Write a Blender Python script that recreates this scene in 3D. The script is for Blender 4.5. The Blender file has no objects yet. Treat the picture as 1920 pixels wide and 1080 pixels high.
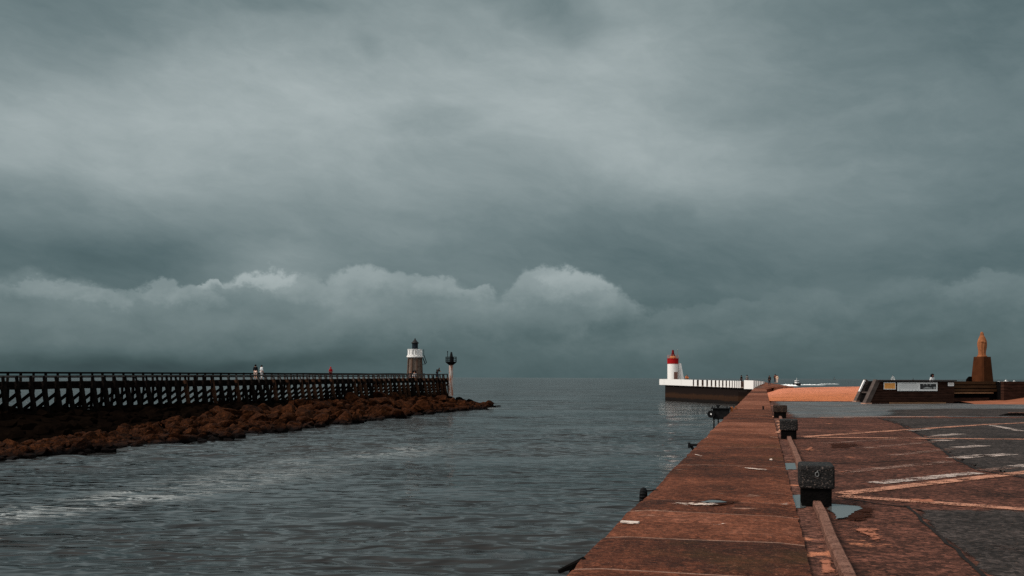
import bpy, bmesh, math, random
import numpy as np
from mathutils import Vector, Matrix, noise as mnoise

R = math.radians
random.seed(7)
rng = np.random.default_rng(7)
SC = bpy.context.scene
COL = SC.collection

# ------------------------------------------------------------------ camera
F = 1866.67            # focal length in photo pixels (35 mm on 36 mm)
HC = 707.8             # horizon row at the picture's middle column
ROLL = 0.0036
EYE = 1.7
WATER = -2.8
EXPO = 1.0
cam_d = bpy.data.cameras.new('camera')
cam_d.lens = 35.0
cam_d.sensor_width = 36.0
cam_d.shift_y = (HC - 540) / 1920
cam_d.clip_end = 60000
cam_d.clip_start = 0.1
cam = bpy.data.objects.new('camera', cam_d)
COL.objects.link(cam)
cam.matrix_world = Matrix.Translation((0, 0, EYE)) @ Matrix.Rotation(R(90), 4, 'X') @ Matrix.Rotation(ROLL, 4, 'Z')
SC.camera = cam

def ray(px, py):
    dx, dy = (px - 960) / F, (py - HC) / F
    c, s = math.cos(ROLL), math.sin(ROLL)
    return dx * c + dy * s, -(-dx * s + dy * c)

def G(px, py, z):
    """point of the photo that lies on the level z"""
    rx, rz = ray(px, py)
    t = (z - EYE) / rz
    return Vector((rx * t, t, z))

def A(px, py, Y):
    """point of the photo that stands Y metres ahead"""
    rx, rz = ray(px, py)
    return Vector((rx * Y, Y, EYE + rz * Y))

# ------------------------------------------------------------------ node helper
class NB:
    def __init__(self, nt):
        self.nt = nt
    def n(self, typ, ins=None, **attrs):
        nd = self.nt.nodes.new(typ)
        for k, v in attrs.items():
            setattr(nd, k, v)
        for k, v in (ins or {}).items():
            self.put(nd.inputs[k], v)
        return nd
    def put(self, sock, v):
        if hasattr(v, 'is_output'):
            self.nt.links.new(v, sock)
        else:
            sock.default_value = v
    def m(self, op, a, b=0.0, c=None, clamp=False):
        nd = self.nt.nodes.new('ShaderNodeMath')
        nd.operation = op
        nd.use_clamp = clamp
        self.put(nd.inputs[0], a)
        self.put(nd.inputs[1], b)
        if c is not None:
            self.put(nd.inputs[2], c)
        return nd.outputs[0]
    def vm(self, op, a, b=(0, 0, 0)):
        nd = self.nt.nodes.new('ShaderNodeVectorMath')
        nd.operation = op
        self.put(nd.inputs[0], a)
        self.put(nd.inputs[1], b)
        return nd.outputs[0]
    def noise(self, vec, scale, detail=4, rough=0.55, lac=2.0, out='Fac'):
        return self.n('ShaderNodeTexNoise', {'Vector': vec, 'Scale': scale, 'Detail': detail, 'Roughness': rough, 'Lacunarity': lac}).outputs[out]
    def mr(self, v, a, b, c=0.0, d=1.0, kind='LINEAR'):
        return self.n('ShaderNodeMapRange', {'Value': v, 'From Min': a, 'From Max': b, 'To Min': c, 'To Max': d}, interpolation_type=kind).outputs[0]
    def mix(self, f, a, b, blend='MIX'):
        nd = self.nt.nodes.new('ShaderNodeMix')
        nd.data_type = 'RGBA'
        nd.blend_type = blend
        self.put(nd.inputs[0], f)
        self.put(nd.inputs[6], a)
        self.put(nd.inputs[7], b)
        return nd.outputs[2]
    def ramp(self, f, stops, interp='LINEAR'):
        nd = self.nt.nodes.new('ShaderNodeValToRGB')
        cr = nd.color_ramp
        cr.interpolation = interp
        while len(cr.elements) < len(stops):
            cr.elements.new(0.5)
        for e, (p, c) in zip(cr.elements, stops):
            e.position = p
        for e, (p, c) in zip(cr.elements, stops):
            e.color = c if len(c) == 4 else (*c, 1)
        self.put(nd.inputs[0], f)
        return nd.outputs[0]

def lin(v):
    return v / 12.92 if v <= 0.04045 else ((v + 0.055) / 1.055) ** 2.4
def srgb(r, g, b):
    return (lin(r / 255), lin(g / 255), lin(b / 255), 1)

# ------------------------------------------------------------------ world: overcast sky
SUN_AZ = R(-108)        # from ahead towards the left
SUN_EL = R(44)
def build_world():
    w = bpy.data.worlds.new('World')
    SC.world = w
    w.use_nodes = True
    w.cycles.sampling_method = 'MANUAL'
    w.cycles.sample_map_resolution = 512
    nt = w.node_tree
    nt.nodes.clear()
    b = NB(nt)
    tc = b.n('ShaderNodeTexCoord').outputs['Generated']
    sp = b.n('ShaderNodeSeparateXYZ', {0: tc})
    x, y, z = sp.outputs
    hyp = b.m('SQRT', b.m('ADD', b.m('MULTIPLY', x, x), b.m('MULTIPLY', y, y)))
    az = b.m('ARCTAN2', x, y)
    el = b.m('ARCTAN2', z, hyp)
    v0 = b.n('ShaderNodeCombineXYZ', {0: az, 1: b.m('MULTIPLY', el, 1.9), 2: 0.37}).outputs[0]
    w1 = b.noise(v0, 3.6, 5, 0.55, out='Color')
    ws = b.n('ShaderNodeSeparateXYZ', {0: w1})
    waz = b.m('ADD', az, b.m('MULTIPLY', b.m('SUBTRACT', ws.outputs[0], 0.5), 0.16))
    wel = b.m('ADD', el, b.m('MULTIPLY', b.m('SUBTRACT', ws.outputs[1], 0.5), 0.06))
    wv = b.n('ShaderNodeCombineXYZ', {0: waz, 1: wel, 2: 0.0}).outputs[0]
    def a_of(px): return math.atan((px - 960) / F)
    def e_of(py, px=960): return math.atan((708 - py) / math.hypot(F, px - 960))
    # tone by elevation
    EM = 1.58
    stops = [(708, .345), (680, .355), (640, .378), (590, .418), (520, .462), (430, .508), (330, .560), (230, .585), (140, .568), (40, .530), (-60, .52), (-400, .58), (-2500, .74)]
    base = b.ramp(b.m('DIVIDE', wel, EM), [(max(e_of(p) / EM, 0), (t, t, t)) for p, t in stops], 'EASE')
    tone = b.m('ADD', base, 0.0)
    blobs = [(515, 500, 150, 78, 4, .085), (260, 290, 760, 200, 4, .05), (760, 130, 800, 230, 8, .05), (1350, 315, 560, 110, -14, .07), (1150, 110, 400, 150, 0, .045),
             (1820, 60, 640, 330, 10, -.135), (1700, 470, 900, 240, -3, -.07), (10, 20, 420, 210, 20, -.085), (1060, 28, 120, 52, -22, -.07), (1100, 55, 60, 30, 0, -.02),
             (960, 0, 140, 40, -12, -.05), (520, 0, 260, 30, 0, -.06), (0, 430, 400, 190, 4, -.04),
             (830, 232, 150, 50, 3, -.05), (700, 84, 60, 26, -30, -.04), (200, 692, 760, 50, 1, -.085), (480, 672, 420, 26, 2, -.04), (120, 495, 400, 80, 4, -.035),
             (270, 500, 200, 70, 6, -.04), (1900, 250, 200, 260, 0, -.04), (1780, 650, 600, 70, 0, -.005), (1180, 470, 520, 130, -6, -.045), (1250, 650, 500, 60, 0, .01),
             (690, 640, 420, 30, 0, -.02), (1090, 612, 180, 26, 10, -.045)]
    for (px, py, sx, sy, rot, amp) in blobs:
        mp = b.n('ShaderNodeMapping', {'Vector': wv, 'Location': (a_of(px), e_of(py, px), 0), 'Rotation': (0, 0, R(rot)), 'Scale': (sx / F, sy / F, 1)}, vector_type='TEXTURE')
        g = b.n('ShaderNodeTexGradient', {0: mp.outputs[0]}, gradient_type='SPHERICAL').outputs['Fac']
        g = b.mr(g, 0, 1, 0, amp, 'SMOOTHSTEP')
        tone = b.m('ADD', tone, g)
    v1 = b.n('ShaderNodeCombineXYZ', {0: b.m('MULTIPLY', waz, 1.0), 1: b.m('MULTIPLY', wel, 2.4), 2: 1.3}).outputs[0]
    d1 = b.noise(v1, 5.5, 9, 0.60)
    tone = b.m('ADD', tone, b.m('MULTIPLY', b.m('SUBTRACT', d1, 0.5), 0.105))
    d2 = b.noise(b.n('ShaderNodeCombineXYZ', {0: b.m('ADD', waz, b.m('MULTIPLY', wel, .8)), 1: b.m('MULTIPLY', wel, 2.0), 2: 7.3}).outputs[0], 24, 7, 0.62)
    tone = b.m('ADD', tone, b.m('MULTIPLY', b.m('SUBTRACT', d2, 0.5), 0.085))
    # the bank of cumulus low over the sea: an uneven body, then single puffs from back to front
    tops = [(0, 545), (60, 522), (130, 538), (200, 556), (240, 566), (275, 545), (340, 550), (395, 556), (440, 552), (500, 540), (560, 540), (610, 540), (640, 530), (700, 520),
            (760, 525), (830, 522), (880, 532), (930, 552), (965, 545), (1000, 525), (1040, 518), (1090, 526), (1130, 545), (1180, 572), (1250, 592), (1400, 562), (1500, 552), (1600, 556), (1700, 524), (1780, 536), (1860, 522), (1920, 518)]
    azn = b.mr(az, R(-27.3), R(27.3))
    def n_of(px): return (a_of(px) + R(27.3)) / (2 * R(27.3))
    Hh = b.ramp(azn, [(min(max(n_of(px), 0), 1), ((708 - py) / 300,) * 3) for px, py in tops], 'EASE')
    H = b.m('MULTIPLY', Hh, 300 / F)
    v2 = b.n('ShaderNodeCombineXYZ', {0: az, 1: b.m('MULTIPLY', el, 1.25), 2: 4.1}).outputs[0]
    n2c = b.noise(v2, 21, 8, 0.64, out='Color')
    n2s = b.n('ShaderNodeSeparateXYZ', {0: n2c}).outputs
    n2 = n2s[2]
    dist = b.m('SUBTRACT', b.m('ADD', H, b.m('MULTIPLY', b.m('SUBTRACT', n2, 0.5), 0.042)), el)
    mask = b.mr(dist, -0.003, 0.012, 0, 1, 'SMOOTHSTEP')
    fall = b.m('EXPONENT', b.m('DIVIDE', b.m('MAXIMUM', dist, 0.0), -0.05))
    lr = b.ramp(azn, [(0, (.075,) * 3), (.45, (.075,) * 3), (.64, (.02,) * 3), (.75, (.022,) * 3), (1, (.04,) * 3)])
    tone = b.m('ADD', tone, b.m('MULTIPLY', b.m('MULTIPLY', mask, fall), lr))
    pv = b.n('ShaderNodeCombineXYZ', {0: b.m('ADD', az, b.m('MULTIPLY', b.m('SUBTRACT', n2s[0], 0.5), 0.060)), 1: b.m('ADD', el, b.m('MULTIPLY', b.m('SUBTRACT', n2s[1], 0.5), 0.046)), 2: 0.0}).outputs[0]
    puffs = [(500, 550, 82, 40, 0.655, 0.535, 0.95), (415, 556, 46, 18, 0.630, 0.495, 0.9), (575, 562, 66, 46, 0.565, 0.465, 0.85), (460, 582, 72, 46, 0.485, 0.435, 0.8),
             (690, 552, 90, 50, 0.605, 0.465, 0.9), (640, 566, 56, 40, 0.555, 0.465, 0.8), (752, 545, 56, 40, 0.570, 0.475, 0.8), (822, 550, 52, 38, 0.575, 0.475, 0.85), (884, 558, 56, 28, 0.575, 0.465, 0.85),
             (735, 600, 130, 50, 0.495, 0.435, 0.7), (850, 606, 110, 44, 0.485, 0.425, 0.7), (930, 590, 76, 44, 0.490, 0.435, 0.7), (1035, 552, 70, 54, 0.605, 0.475, 0.9), (1075, 566, 96, 62, 0.635, 0.455, 0.9), (1000, 572, 62, 46, 0.560, 0.455, 0.8), (1135, 588, 84, 46, 0.530, 0.425, 0.8),
             (1010, 618, 110, 36, 0.465, 0.420, 0.6), (540, 612, 120, 46, 0.475, 0.430, 0.7), (20, 570, 62, 46, 0.510, 0.400, 0.8), (62, 556, 52, 38, 0.535, 0.405, 0.85), (130, 565, 66, 42, 0.530, 0.405, 0.85), (192, 580, 54, 36, 0.535, 0.405, 0.8),
             (262, 586, 66, 36, 0.530, 0.405, 0.7), (305, 570, 60, 34, 0.535, 0.410, 0.85), (362, 580, 66, 38, 0.555, 0.415, 0.85), (100, 612, 130, 52, 0.455, 0.410, 0.7), (310, 620, 150, 46, 0.455, 0.415, 0.7),
             (1255, 606, 66, 32, 0.438, 0.378, 0.7), (1330, 600, 70, 34, 0.428, 0.378, 0.6), (1405, 584, 80, 34, 0.438, 0.378, 0.7), (1500, 574, 96, 36, 0.433, 0.373, 0.7), (1590, 590, 100, 36, 0.423, 0.368, 0.6), (1705, 552, 84, 40, 0.443, 0.373, 0.7), (1845, 552, 96, 44, 0.468, 0.378, 0.8), (1780, 585, 120, 40, 0.403, 0.373, 0.6), (1920, 570, 80, 44, 0.453, 0.378, 0.7)]
    for (px, py, rx_, ry_, t1, t0, al) in puffs:
        mp = b.n('ShaderNodeMapping', {'Vector': pv, 'Location': (a_of(px), e_of(py, px), 0), 'Scale': (rx_ / F, ry_ / F, 1)}, vector_type='TEXTURE').outputs[0]
        g = b.n('ShaderNodeTexGradient', {0: mp}, gradient_type='SPHERICAL').outputs['Fac']
        ly = b.n('ShaderNodeSeparateXYZ', {0: mp}).outputs[1]
        a1 = b.mr(g, 0.0, 0.27, 0, al, 'SMOOTHSTEP')
        a2 = b.mr(ly, -0.95, 0.15, 0, 1, 'SMOOTHSTEP')
        pt = b.mr(ly, -0.6, 0.75, t0, t1, 'SMOOTHSTEP')
        f_ = b.m('MULTIPLY', a1, a2)
        tone = b.m('ADD', b.m('MULTIPLY', tone, b.m('SUBTRACT', 1.0, f_)), b.m('MULTIPLY', f_, pt))
    lump = b.noise(b.n('ShaderNodeCombineXYZ', {0: b.m('ADD', az, b.m('MULTIPLY', n2s[0], .03)), 1: b.m('MULTIPLY', el, 1.7), 2: 9.1}).outputs[0], 15, 6, .58)
    lowz = b.m('MULTIPLY', mask, b.mr(el, .012, .045, 0, 1, 'SMOOTHSTEP'))
    tone = b.m('ADD', tone, b.m('MULTIPLY', b.m('SUBTRACT', lump, .5), b.m('MULTIPLY', lowz, .16)))
    # glow added to the unseen sky behind the camera, brightening camera-facing sides
    gd = b.n('ShaderNodeVectorMath', {0: tc, 1: (-.52, -.62, .58)}, operation='DOT_PRODUCT').outputs['Value']
    tone = b.m('ADD', tone, b.mr(gd, -.1, .95, 0, .36, 'SMOOTHSTEP'))
    col = b.ramp(b.m('DIVIDE', tone, 1.3), [(p_ / 1.3, c_) for p_, c_ in [(.10, srgb(13, 25, 29)), (.22, srgb(40, 57, 62)), (.30, srgb(60, 80, 83)), (.38, srgb(82, 101, 104)), (.48, srgb(111, 127, 129)), (.58, srgb(142, 155, 156)), (.72, srgb(182, 192, 192)), (.9, srgb(228, 232, 231)), (1.0, srgb(255, 252, 248)), (1.25, (1.5, 1.42, 1.34, 1))]])
    clouds = b.n('ShaderNodeBackground', {0: col, 1: 2 ** -EXPO})
    sky = b.n('ShaderNodeTexSky', sky_type='NISHITA', sun_disc=False, sun_elevation=SUN_EL, sun_rotation=SUN_AZ)
    bgs = b.n('ShaderNodeBackground', {0: sky.outputs[0], 1: 0.05})
    mx = b.n('ShaderNodeMixShader', {0: 0.97, 1: bgs.outputs[0], 2: clouds.outputs[0]})
    out = b.n('ShaderNodeOutputWorld', {0: mx.outputs[0]})
build_world()

sd = bpy.data.lights.new('sun', 'SUN')
sd.energy = 1.5
sd.angle = R(18)
sd.color = (1.0, 0.90, 0.80)
sun = bpy.data.objects.new('sun', sd)
COL.objects.link(sun)
sdir = Vector((math.sin(SUN_AZ) * math.cos(SUN_EL), math.cos(SUN_AZ) * math.cos(SUN_EL), math.sin(SUN_EL)))
sun.rotation_euler = sdir.to_track_quat('Z', 'Y').to_euler()
SC.view_settings.view_transform = 'Standard'
SC.view_settings.look = 'None'
SC.view_settings.exposure = EXPO
SC.view_settings.gamma = 1
SC.render.engine = 'CYCLES'
SC.cycles.use_denoising = False
SC.cycles.use_adaptive_sampling = False
SC.cycles.max_bounces = 6
SC.cycles.sample_clamp_indirect = 4

# ------------------------------------------------------------------ object helpers
def lerp(a_, b_, f): return a_ + (b_ - a_) * f
def obj(name, bm, mat, parent=None, smooth=False, loc=(0, 0, 0), rotz=0.0):
    me = bpy.data.meshes.new(name)
    if isinstance(bm, bmesh.types.BMesh):
        bmesh.ops.recalc_face_normals(bm, faces=bm.faces)
        bm.to_mesh(me)
        bm.free()
    else:
        me.from_pydata(bm[0], [], bm[1])
    if smooth:
        me.polygons.foreach_set('use_smooth', [True] * len(me.polygons))
    for m_ in (mat if isinstance(mat, (list, tuple)) else [mat]):
        me.materials.append(m_)
    o = bpy.data.objects.new(name, me)
    COL.objects.link(o)
    o.location = loc
    o.rotation_euler = (0, 0, rotz)
    if parent:
        o.parent = parent
    return o

def tag(o, label, cat, group=None):
    o['label'] = label
    o['category'] = cat
    if group:
        o['group'] = group
    return o

def thing(name, label, cat, loc=(0, 0, 0), rotz=0.0, group=None):
    o = bpy.data.objects.new(name, None)
    o.empty_display_size = 0.2
    COL.objects.link(o)
    o.location = loc
    o.rotation_euler = (0, 0, rotz)
    return tag(o, label, cat, group)

def struct(o, kind='structure'):
    o['kind'] = kind
    return o

def box(bm, x0, x1, y0, y1, z0, z1, bev=0.0, seg=2):
    vs = [bm.verts.new(p) for p in ((x0, y0, z0), (x1, y0, z0), (x1, y1, z0), (x0, y1, z0), (x0, y0, z1), (x1, y0, z1), (x1, y1, z1), (x0, y1, z1))]
    fs = [bm.faces.new([vs[i] for i in f]) for f in ((0, 3, 2, 1), (4, 5, 6, 7), (0, 1, 5, 4), (1, 2, 6, 5), (2, 3, 7, 6), (3, 0, 4, 7))]
    if bev:
        es = list({e for f in fs for e in f.edges})
        bmesh.ops.bevel(bm, geom=es, offset=bev, segments=seg, affect='EDGES', profile=0.6)
    return bm

def bar(bm, p, q, wa, wb, up=(0, 0, 1), wa2=None, wb2=None):
    """timber from p to q, wa wide, wb deep"""
    p, q = Vector(p), Vector(q)
    d = (q - p).normalized()
    u = Vector(up)
    s = d.cross(u)
    if s.length < 1e-4:
        s = d.cross(Vector((0, 1, 0)))
    s.normalize()
    t = s.cross(d).normalized()
    vs = []
    for c, a_, b_ in ((p, wa, wb), (q, wa2 or wa, wb2 or wb)):
        for i, j in ((-1, -1), (1, -1), (1, 1), (-1, 1)):
            vs.append(bm.verts.new(c + s * (i * a_ / 2) + t * (j * b_ / 2)))
    for f in ((3, 2, 1, 0), (4, 5, 6, 7), (0, 1, 5, 4), (1, 2, 6, 5), (2, 3, 7, 6), (3, 0, 4, 7)):
        bm.faces.new([vs[i] for i in f])
    return bm

def lathe(bm, prof, n=32, cx=0, cy=0, cap=True):
    rings = []
    for r, z in prof:
        rings.append([bm.verts.new((cx + r * math.cos(2 * math.pi * k / n), cy + r * math.sin(2 * math.pi * k / n), z)) for k in range(n)])
    for a_, b_ in zip(rings[:-1], rings[1:]):
        for k in range(n):
            bm.faces.new((a_[k], a_[(k + 1) % n], b_[(k + 1) % n], b_[k]))
    if cap:
        bm.faces.new(list(reversed(rings[0])))
        bm.faces.new(rings[-1])
    return bm

def tube(bm, p, q, r, n=8, r2=None):
    p, q = Vector(p), Vector(q)
    d = (q - p).normalized()
    s = d.orthogonal().normalized()
    t = d.cross(s)
    ra, rb = [], []
    for k in range(n):
        v = s * math.cos(2 * math.pi * k / n) + t * math.sin(2 * math.pi * k / n)
        ra.append(bm.verts.new(p + v * r))
        rb.append(bm.verts.new(q + v * (r2 if r2 is not None else r)))
    for k in range(n):
        bm.faces.new((ra[k], ra[(k + 1) % n], rb[(k + 1) % n], rb[k]))
    bm.faces.new(list(reversed(ra)))
    bm.faces.new(rb)
    return bm

def ring(bm, cx, cy, z, r, t, n=32):
    for k in range(n):
        a0, a1 = 2 * math.pi * k / n, 2 * math.pi * (k + 1) / n
        tube(bm, (cx + r * math.cos(a0), cy + r * math.sin(a0), z), (cx + r * math.cos(a1), cy + r * math.sin(a1), z), t, 6)
    return bm

def prism(bm, pts, z0, z1):
    lo = [bm.verts.new((p[0], p[1], z0)) for p in pts]
    hi = [bm.verts.new((p[0], p[1], z1)) for p in pts]
    n = len(pts)
    for k in range(n):
        bm.faces.new((lo[k], lo[(k + 1) % n], hi[(k + 1) % n], hi[k]))
    bm.faces.new(list(reversed(lo)))
    bm.faces.new(hi)
    return bm

def BM():
    return bmesh.new()

# ------------------------------------------------------------------ materials
MATS = {}
def mat(name, c0, c1=None, rough=0.8, scale=3.0, detail=5, bump=0.0, bscale=None, spec=0.10, metal=0.0, stops=None, stretch=(1, 1, 1), speck=None, coords='Object', lo=0.3, hi=0.7):
    if name in MATS:
        return MATS[name]
    m_ = bpy.data.materials.new(name)
    m_.use_nodes = True
    nt = m_.node_tree
    b = NB(nt)
    p = nt.nodes['Principled BSDF']
    vec = b.n('ShaderNodeTexCoord').outputs[coords]
    if stretch != (1, 1, 1):
        vec = b.n('ShaderNodeMapping', {'Vector': vec, 'Scale': stretch}).outputs[0]
    nz = b.noise(vec, scale, detail, 0.6)
    if stops:
        col = b.ramp(nz, [(pp, cc) for pp, cc in stops])
    else:
        col = b.ramp(nz, [(lo, c0), (hi, c1 or c0)])
    if speck:
        sc_, th, cc, amt = speck
        nz2 = b.noise(vec, sc_, 2, 0.5)
        col = b.mix(b.mr(nz2, th, th + 0.08, 0, amt), col, (*cc, 1))
    b.put(p.inputs['Base Color'], col)
    p.inputs['Roughness'].default_value = rough
    p.inputs['Specular IOR Level'].default_value = spec
    p.inputs['Metallic'].default_value = metal
    if bump:
        nz3 = b.noise(vec, bscale or scale * 4, 6, 0.65)
        bp = b.n('ShaderNodeBump', {'Strength': bump, 'Distance': 0.05, 'Height': nz3})
        b.put(p.inputs['Normal'], bp.outputs[0])
    MATS[name] = m_
    return m_

def rust_streak_mat(name, paint, rust, amount=0.5, scale=2.0, rough=0.7):
    """paint with rust or dirt running down it"""
    if name in MATS:
        return MATS[name]
    m_ = bpy.data.materials.new(name)
    m_.use_nodes = True
    b = NB(m_.node_tree)
    p = m_.node_tree.nodes['Principled BSDF']
    vec = b.n('ShaderNodeTexCoord').outputs['Object']
    mp = b.n('ShaderNodeMapping', {'Vector': vec, 'Scale': (scale * 2.2, scale * 2.2, scale * 0.35)}).outputs[0]
    n1 = b.noise(mp, 1.5, 5, 0.6)
    n2 = b.noise(vec, 7, 4, 0.6)
    f = b.mr(b.m('ADD', b.m('MULTIPLY', n1, 0.7), b.m('MULTIPLY', n2, 0.3)), 0.72 - amount * 0.4, 0.82 - amount * 0.4)
    col = b.mix(f, (*paint, 1), (*rust, 1))
    b.put(p.inputs['Base Color'], col)
    p.inputs['Roughness'].default_value = rough
    MATS[name] = m_
    return m_

def timber_mat(name, c0, c1, wet=None, zlo=0, zhi=1):
    """weathered timber; slimy dark tidal zone below zlo (world height)"""
    m_ = bpy.data.materials.new(name)
    m_.use_nodes = True
    b = NB(m_.node_tree)
    p = m_.node_tree.nodes['Principled BSDF']
    pos = b.n('ShaderNodeNewGeometry').outputs['Position']
    n1 = b.noise(pos, 2.3, 4, 0.6)
    n2 = b.noise(pos, 17, 4, 0.6)
    col = b.ramp(b.m('ADD', b.m('MULTIPLY', n1, 0.6), b.m('MULTIPLY', n2, 0.4)), [(.35, c0), (.65, c1)])
    if wet:
        z = b.n('ShaderNodeSeparateXYZ', {0: pos}).outputs[2]
        f = b.mr(b.m('ADD', z, b.m('MULTIPLY', n1, 0.8)), zlo, zhi)
        col = b.mix(f, (*wet, 1), col)
    b.put(p.inputs['Base Color'], col)
    p.inputs['Roughness'].default_value = 0.85
    p.inputs['Specular IOR Level'].default_value = 0.0
    bp = b.n('ShaderNodeBump', {'Strength': 0.5, 'Distance': 0.03, 'Height': n2})
    b.put(p.inputs['Normal'], bp.outputs[0])
    return m_

M_white = rust_streak_mat('white_paint', (.80, .79, .77), (.42, .27, .20), 0.17, 1.2, 0.6)
M_whiteplain = mat('clean_white_paint', (.78, .78, .77), (.84, .83, .82), 0.55, 4)
M_red = mat('red_paint', (.26, .004, .006), (.34, .007, .009), 0.5, 3, spec=.1)
M_black = mat('black_metal', (.003, .003, .0035), (.010, .010, .011), 0.6, 6, spec=.08)
M_navy = mat('dark_lantern', (.010, .016, .024), (.016, .024, .034), 0.35, 6)
M_steel = mat('grey_steel', (.16, .17, .17), (.24, .25, .25), 0.5, 8, metal=0.3)
M_rusty = mat('rusty_iron', (.20, .06, .02), (.30, .11, .04), 0.8, 9, bump=.3)

# ------------------------------------------------------------------ quay frame (w across, s along)
TH = math.atan((1432 - 960) / F)
QD = Vector((math.sin(TH), math.cos(TH), 0))
QN = Vector((math.cos(TH), -math.sin(TH), 0))
def toq(v):
    return v.x * QN.x + v.y * QN.y, v.x * QD.x + v.y * QD.y
def fromq(w, s, z=0.0):
    return QN * w + QD * s + Vector((0, 0, z))
WL, WR = -1.65, 0.415          # promenade edges
GZ = -0.06                     # gutter and asphalt level

def ground_mat(name, stops, pale, palemin, speck_dark=0.5, joint=None, moss=False, rough=0.85, big=0.55, gloss=None, sand=None, grain=17, fade=False, gk=(.48, 2.0)):
    m_ = bpy.data.materials.new(name)
    m_.use_nodes = True
    b = NB(m_.node_tree)
    p = m_.node_tree.nodes['Principled BSDF']
    vec = b.n('ShaderNodeTexCoord').outputs['Object']
    nb_ = b.noise(vec, big, 6, 0.62)
    nm_ = b.noise(vec, 5.5, 5, 0.65)
    nf = b.noise(vec, 42, 3, 0.7)
    ng = b.noise(vec, 19, 3, 0.8)
    t = b.m('ADD', b.m('ADD', b.m('MULTIPLY', nb_, 0.42), b.m('MULTIPLY', nm_, 0.26)), b.m('ADD', b.m('MULTIPLY', nf, 0.14), b.m('MULTIPLY', ng, 0.18)))
    t = b.m('MULTIPLY_ADD', b.m('SUBTRACT', t, 0.5), 1.75, 0.5)
    at = None
    if joint:
        at = b.n('ShaderNodeAttribute', attribute_name='tint').outputs['Fac']
        t = b.m('ADD', t, b.m('MULTIPLY', b.m('SUBTRACT', at, 0.5), 0.30))
    col = b.ramp(t, stops)
    # fine grit
    g = b.noise(vec, 30, 3, 0.8)
    col = b.mix(b.mr(g, 0.585, 0.70, 0, 0.42), col, (pale[0] * .85, pale[1] * .68, pale[2] * .55, 1))
    g2 = b.noise(b.vm('ADD', vec, (5, 9, 2)), 24, 4, 0.8)
    col = b.mix(b.mr(g2, 0.46, 0.34, 0, speck_dark), col, (0.012, 0.006, 0.004, 1))
    vo = b.n('ShaderNodeTexVoronoi', {'Vector': vec, 'Scale': grain})
    vr_ = b.n('ShaderNodeSeparateXYZ', {0: vo.outputs['Color']}).outputs[0]
    kk = b.mr(b.m('POWER', vr_, 1.6), 0, 1, *gk)
    col = b.mix(1.0, col, b.n('ShaderNodeCombineXYZ', {0: kk, 1: kk, 2: kk}).outputs[0], 'MULTIPLY')
    # pale worn crusts
    st = b.n('ShaderNodeMapping', {'Vector': vec, 'Location': (3, 7, 0), 'Scale': (0.55, 1.6, 1)}).outputs[0]
    pn = b.noise(st, 1.15, 9, 0.72)
    col = b.mix(b.mr(pn, palemin, palemin + 0.06, 0, 0.85), col, (*pale, 1))
    if moss:
        mo = b.noise(b.vm('ADD', vec, (11, 5, 2)), 0.5, 5, 0.6)
        col = b.mix(b.mr(mo, 0.60, 0.72, 0, 0.5), col, (.05, .028, .008, 1))
    if sand:
        sn = b.noise(b.vm('ADD', vec, (31, 15, 2)), 0.8, 7, 0.65)
        col = b.mix(b.mr(sn, sand, sand + 0.05, 0, 0.9), col, (.52, .20, .11, 1))
    if joint:
        jt = b.n('ShaderNodeAttribute', attribute_name='joint').outputs['Fac']
        col = b.mix(b.m('MULTIPLY', jt, b.mr(nm_, 0.35, 0.55, 0.45, 0.95)), col, (.26, .15, .11, 1))
    b.put(p.inputs['Base Color'], col)
    if fade:
        e_ = b.n('ShaderNodeAttribute', attribute_name='inside').outputs['Fac']
        fn = b.noise(vec, 1.6, 8, .75)
        b.put(p.inputs['Alpha'], b.mr(b.m('ADD', e_, b.m('MULTIPLY', b.m('SUBTRACT', fn, .5), 2.6)), .25, .75))
    if gloss:
        rg = b.noise(vec, 0.23, 4, 0.6)
        b.put(p.inputs['Roughness'], b.mr(rg, gloss[0], gloss[1], gloss[2], gloss[3]))
    else:
        p.inputs['Roughness'].default_value = rough
    p.inputs['Specular IOR Level'].default_value = 0.5 if gloss else 0.12
    h = b.m('ADD', b.m('ADD', b.m('MULTIPLY', nf, 0.35), b.m('MULTIPLY', ng, 0.8)), b.m('MULTIPLY', nm_, 1.0))
    bp = b.n('ShaderNodeBump', {'Strength': 0.8, 'Distance': 0.05, 'Height': h})
    b.put(p.inputs['Normal'], bp.outputs[0])
    return m_

M_prom = ground_mat('stained_concrete', [(.28, (.032, .0100, .0056)), (.42, (.088, .0265, .0128)), (.56, (.148, .048, .0245)), (.74, (.225, .087, .053))], (.50, .31, .23), 0.625, joint=True, moss=True, gk=(.68, 1.5))
M_gut = ground_mat('gutter_concrete', [(.30, (.030, .012, .009)), (.5, (.080, .033, .023)), (.7, (.15, .068, .05))], (.42, .22, .15), 0.72, 0.35, sand=0.60)
M_asph_red = ground_mat('red_asphalt', [(.28, (.014, .006, .004)), (.45, (.050, .0185, .012)), (.60, (.095, .036, .024)), (.76, (.16, .066, .047))], (.40, .20, .14), 0.69, 0.85, sand=0.66)
M_asph_grey = ground_mat('grey_asphalt', [(.28, (.008, .0066, .0062)), (.46, (.023, .0188, .0176)), (.66, (.048, .038, .035))], (.20, .15, .13), 0.80, 0.6, fade=True)
M_asph_wet = ground_mat('damp_asphalt', [(.28, (.022, .022, .023)), (.48, (.055, .055, .056)), (.66, (.09, .088, .087))], (.26, .22, .20), 0.74, 0.3, gloss=(.42, .58, .25, .75), fade=True)
M_seam = mat('tar_seam', (.006, .005, .005), (.018, .012, .010), 0.7, 8, bump=.5)
M_kerb = mat('worn_kerb_concrete', (.10, .046, .033), (.24, .125, .092), 0.85, 7, bump=.8, bscale=26, speck=(24, .58, (.03, .015, .011), .7))

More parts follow.
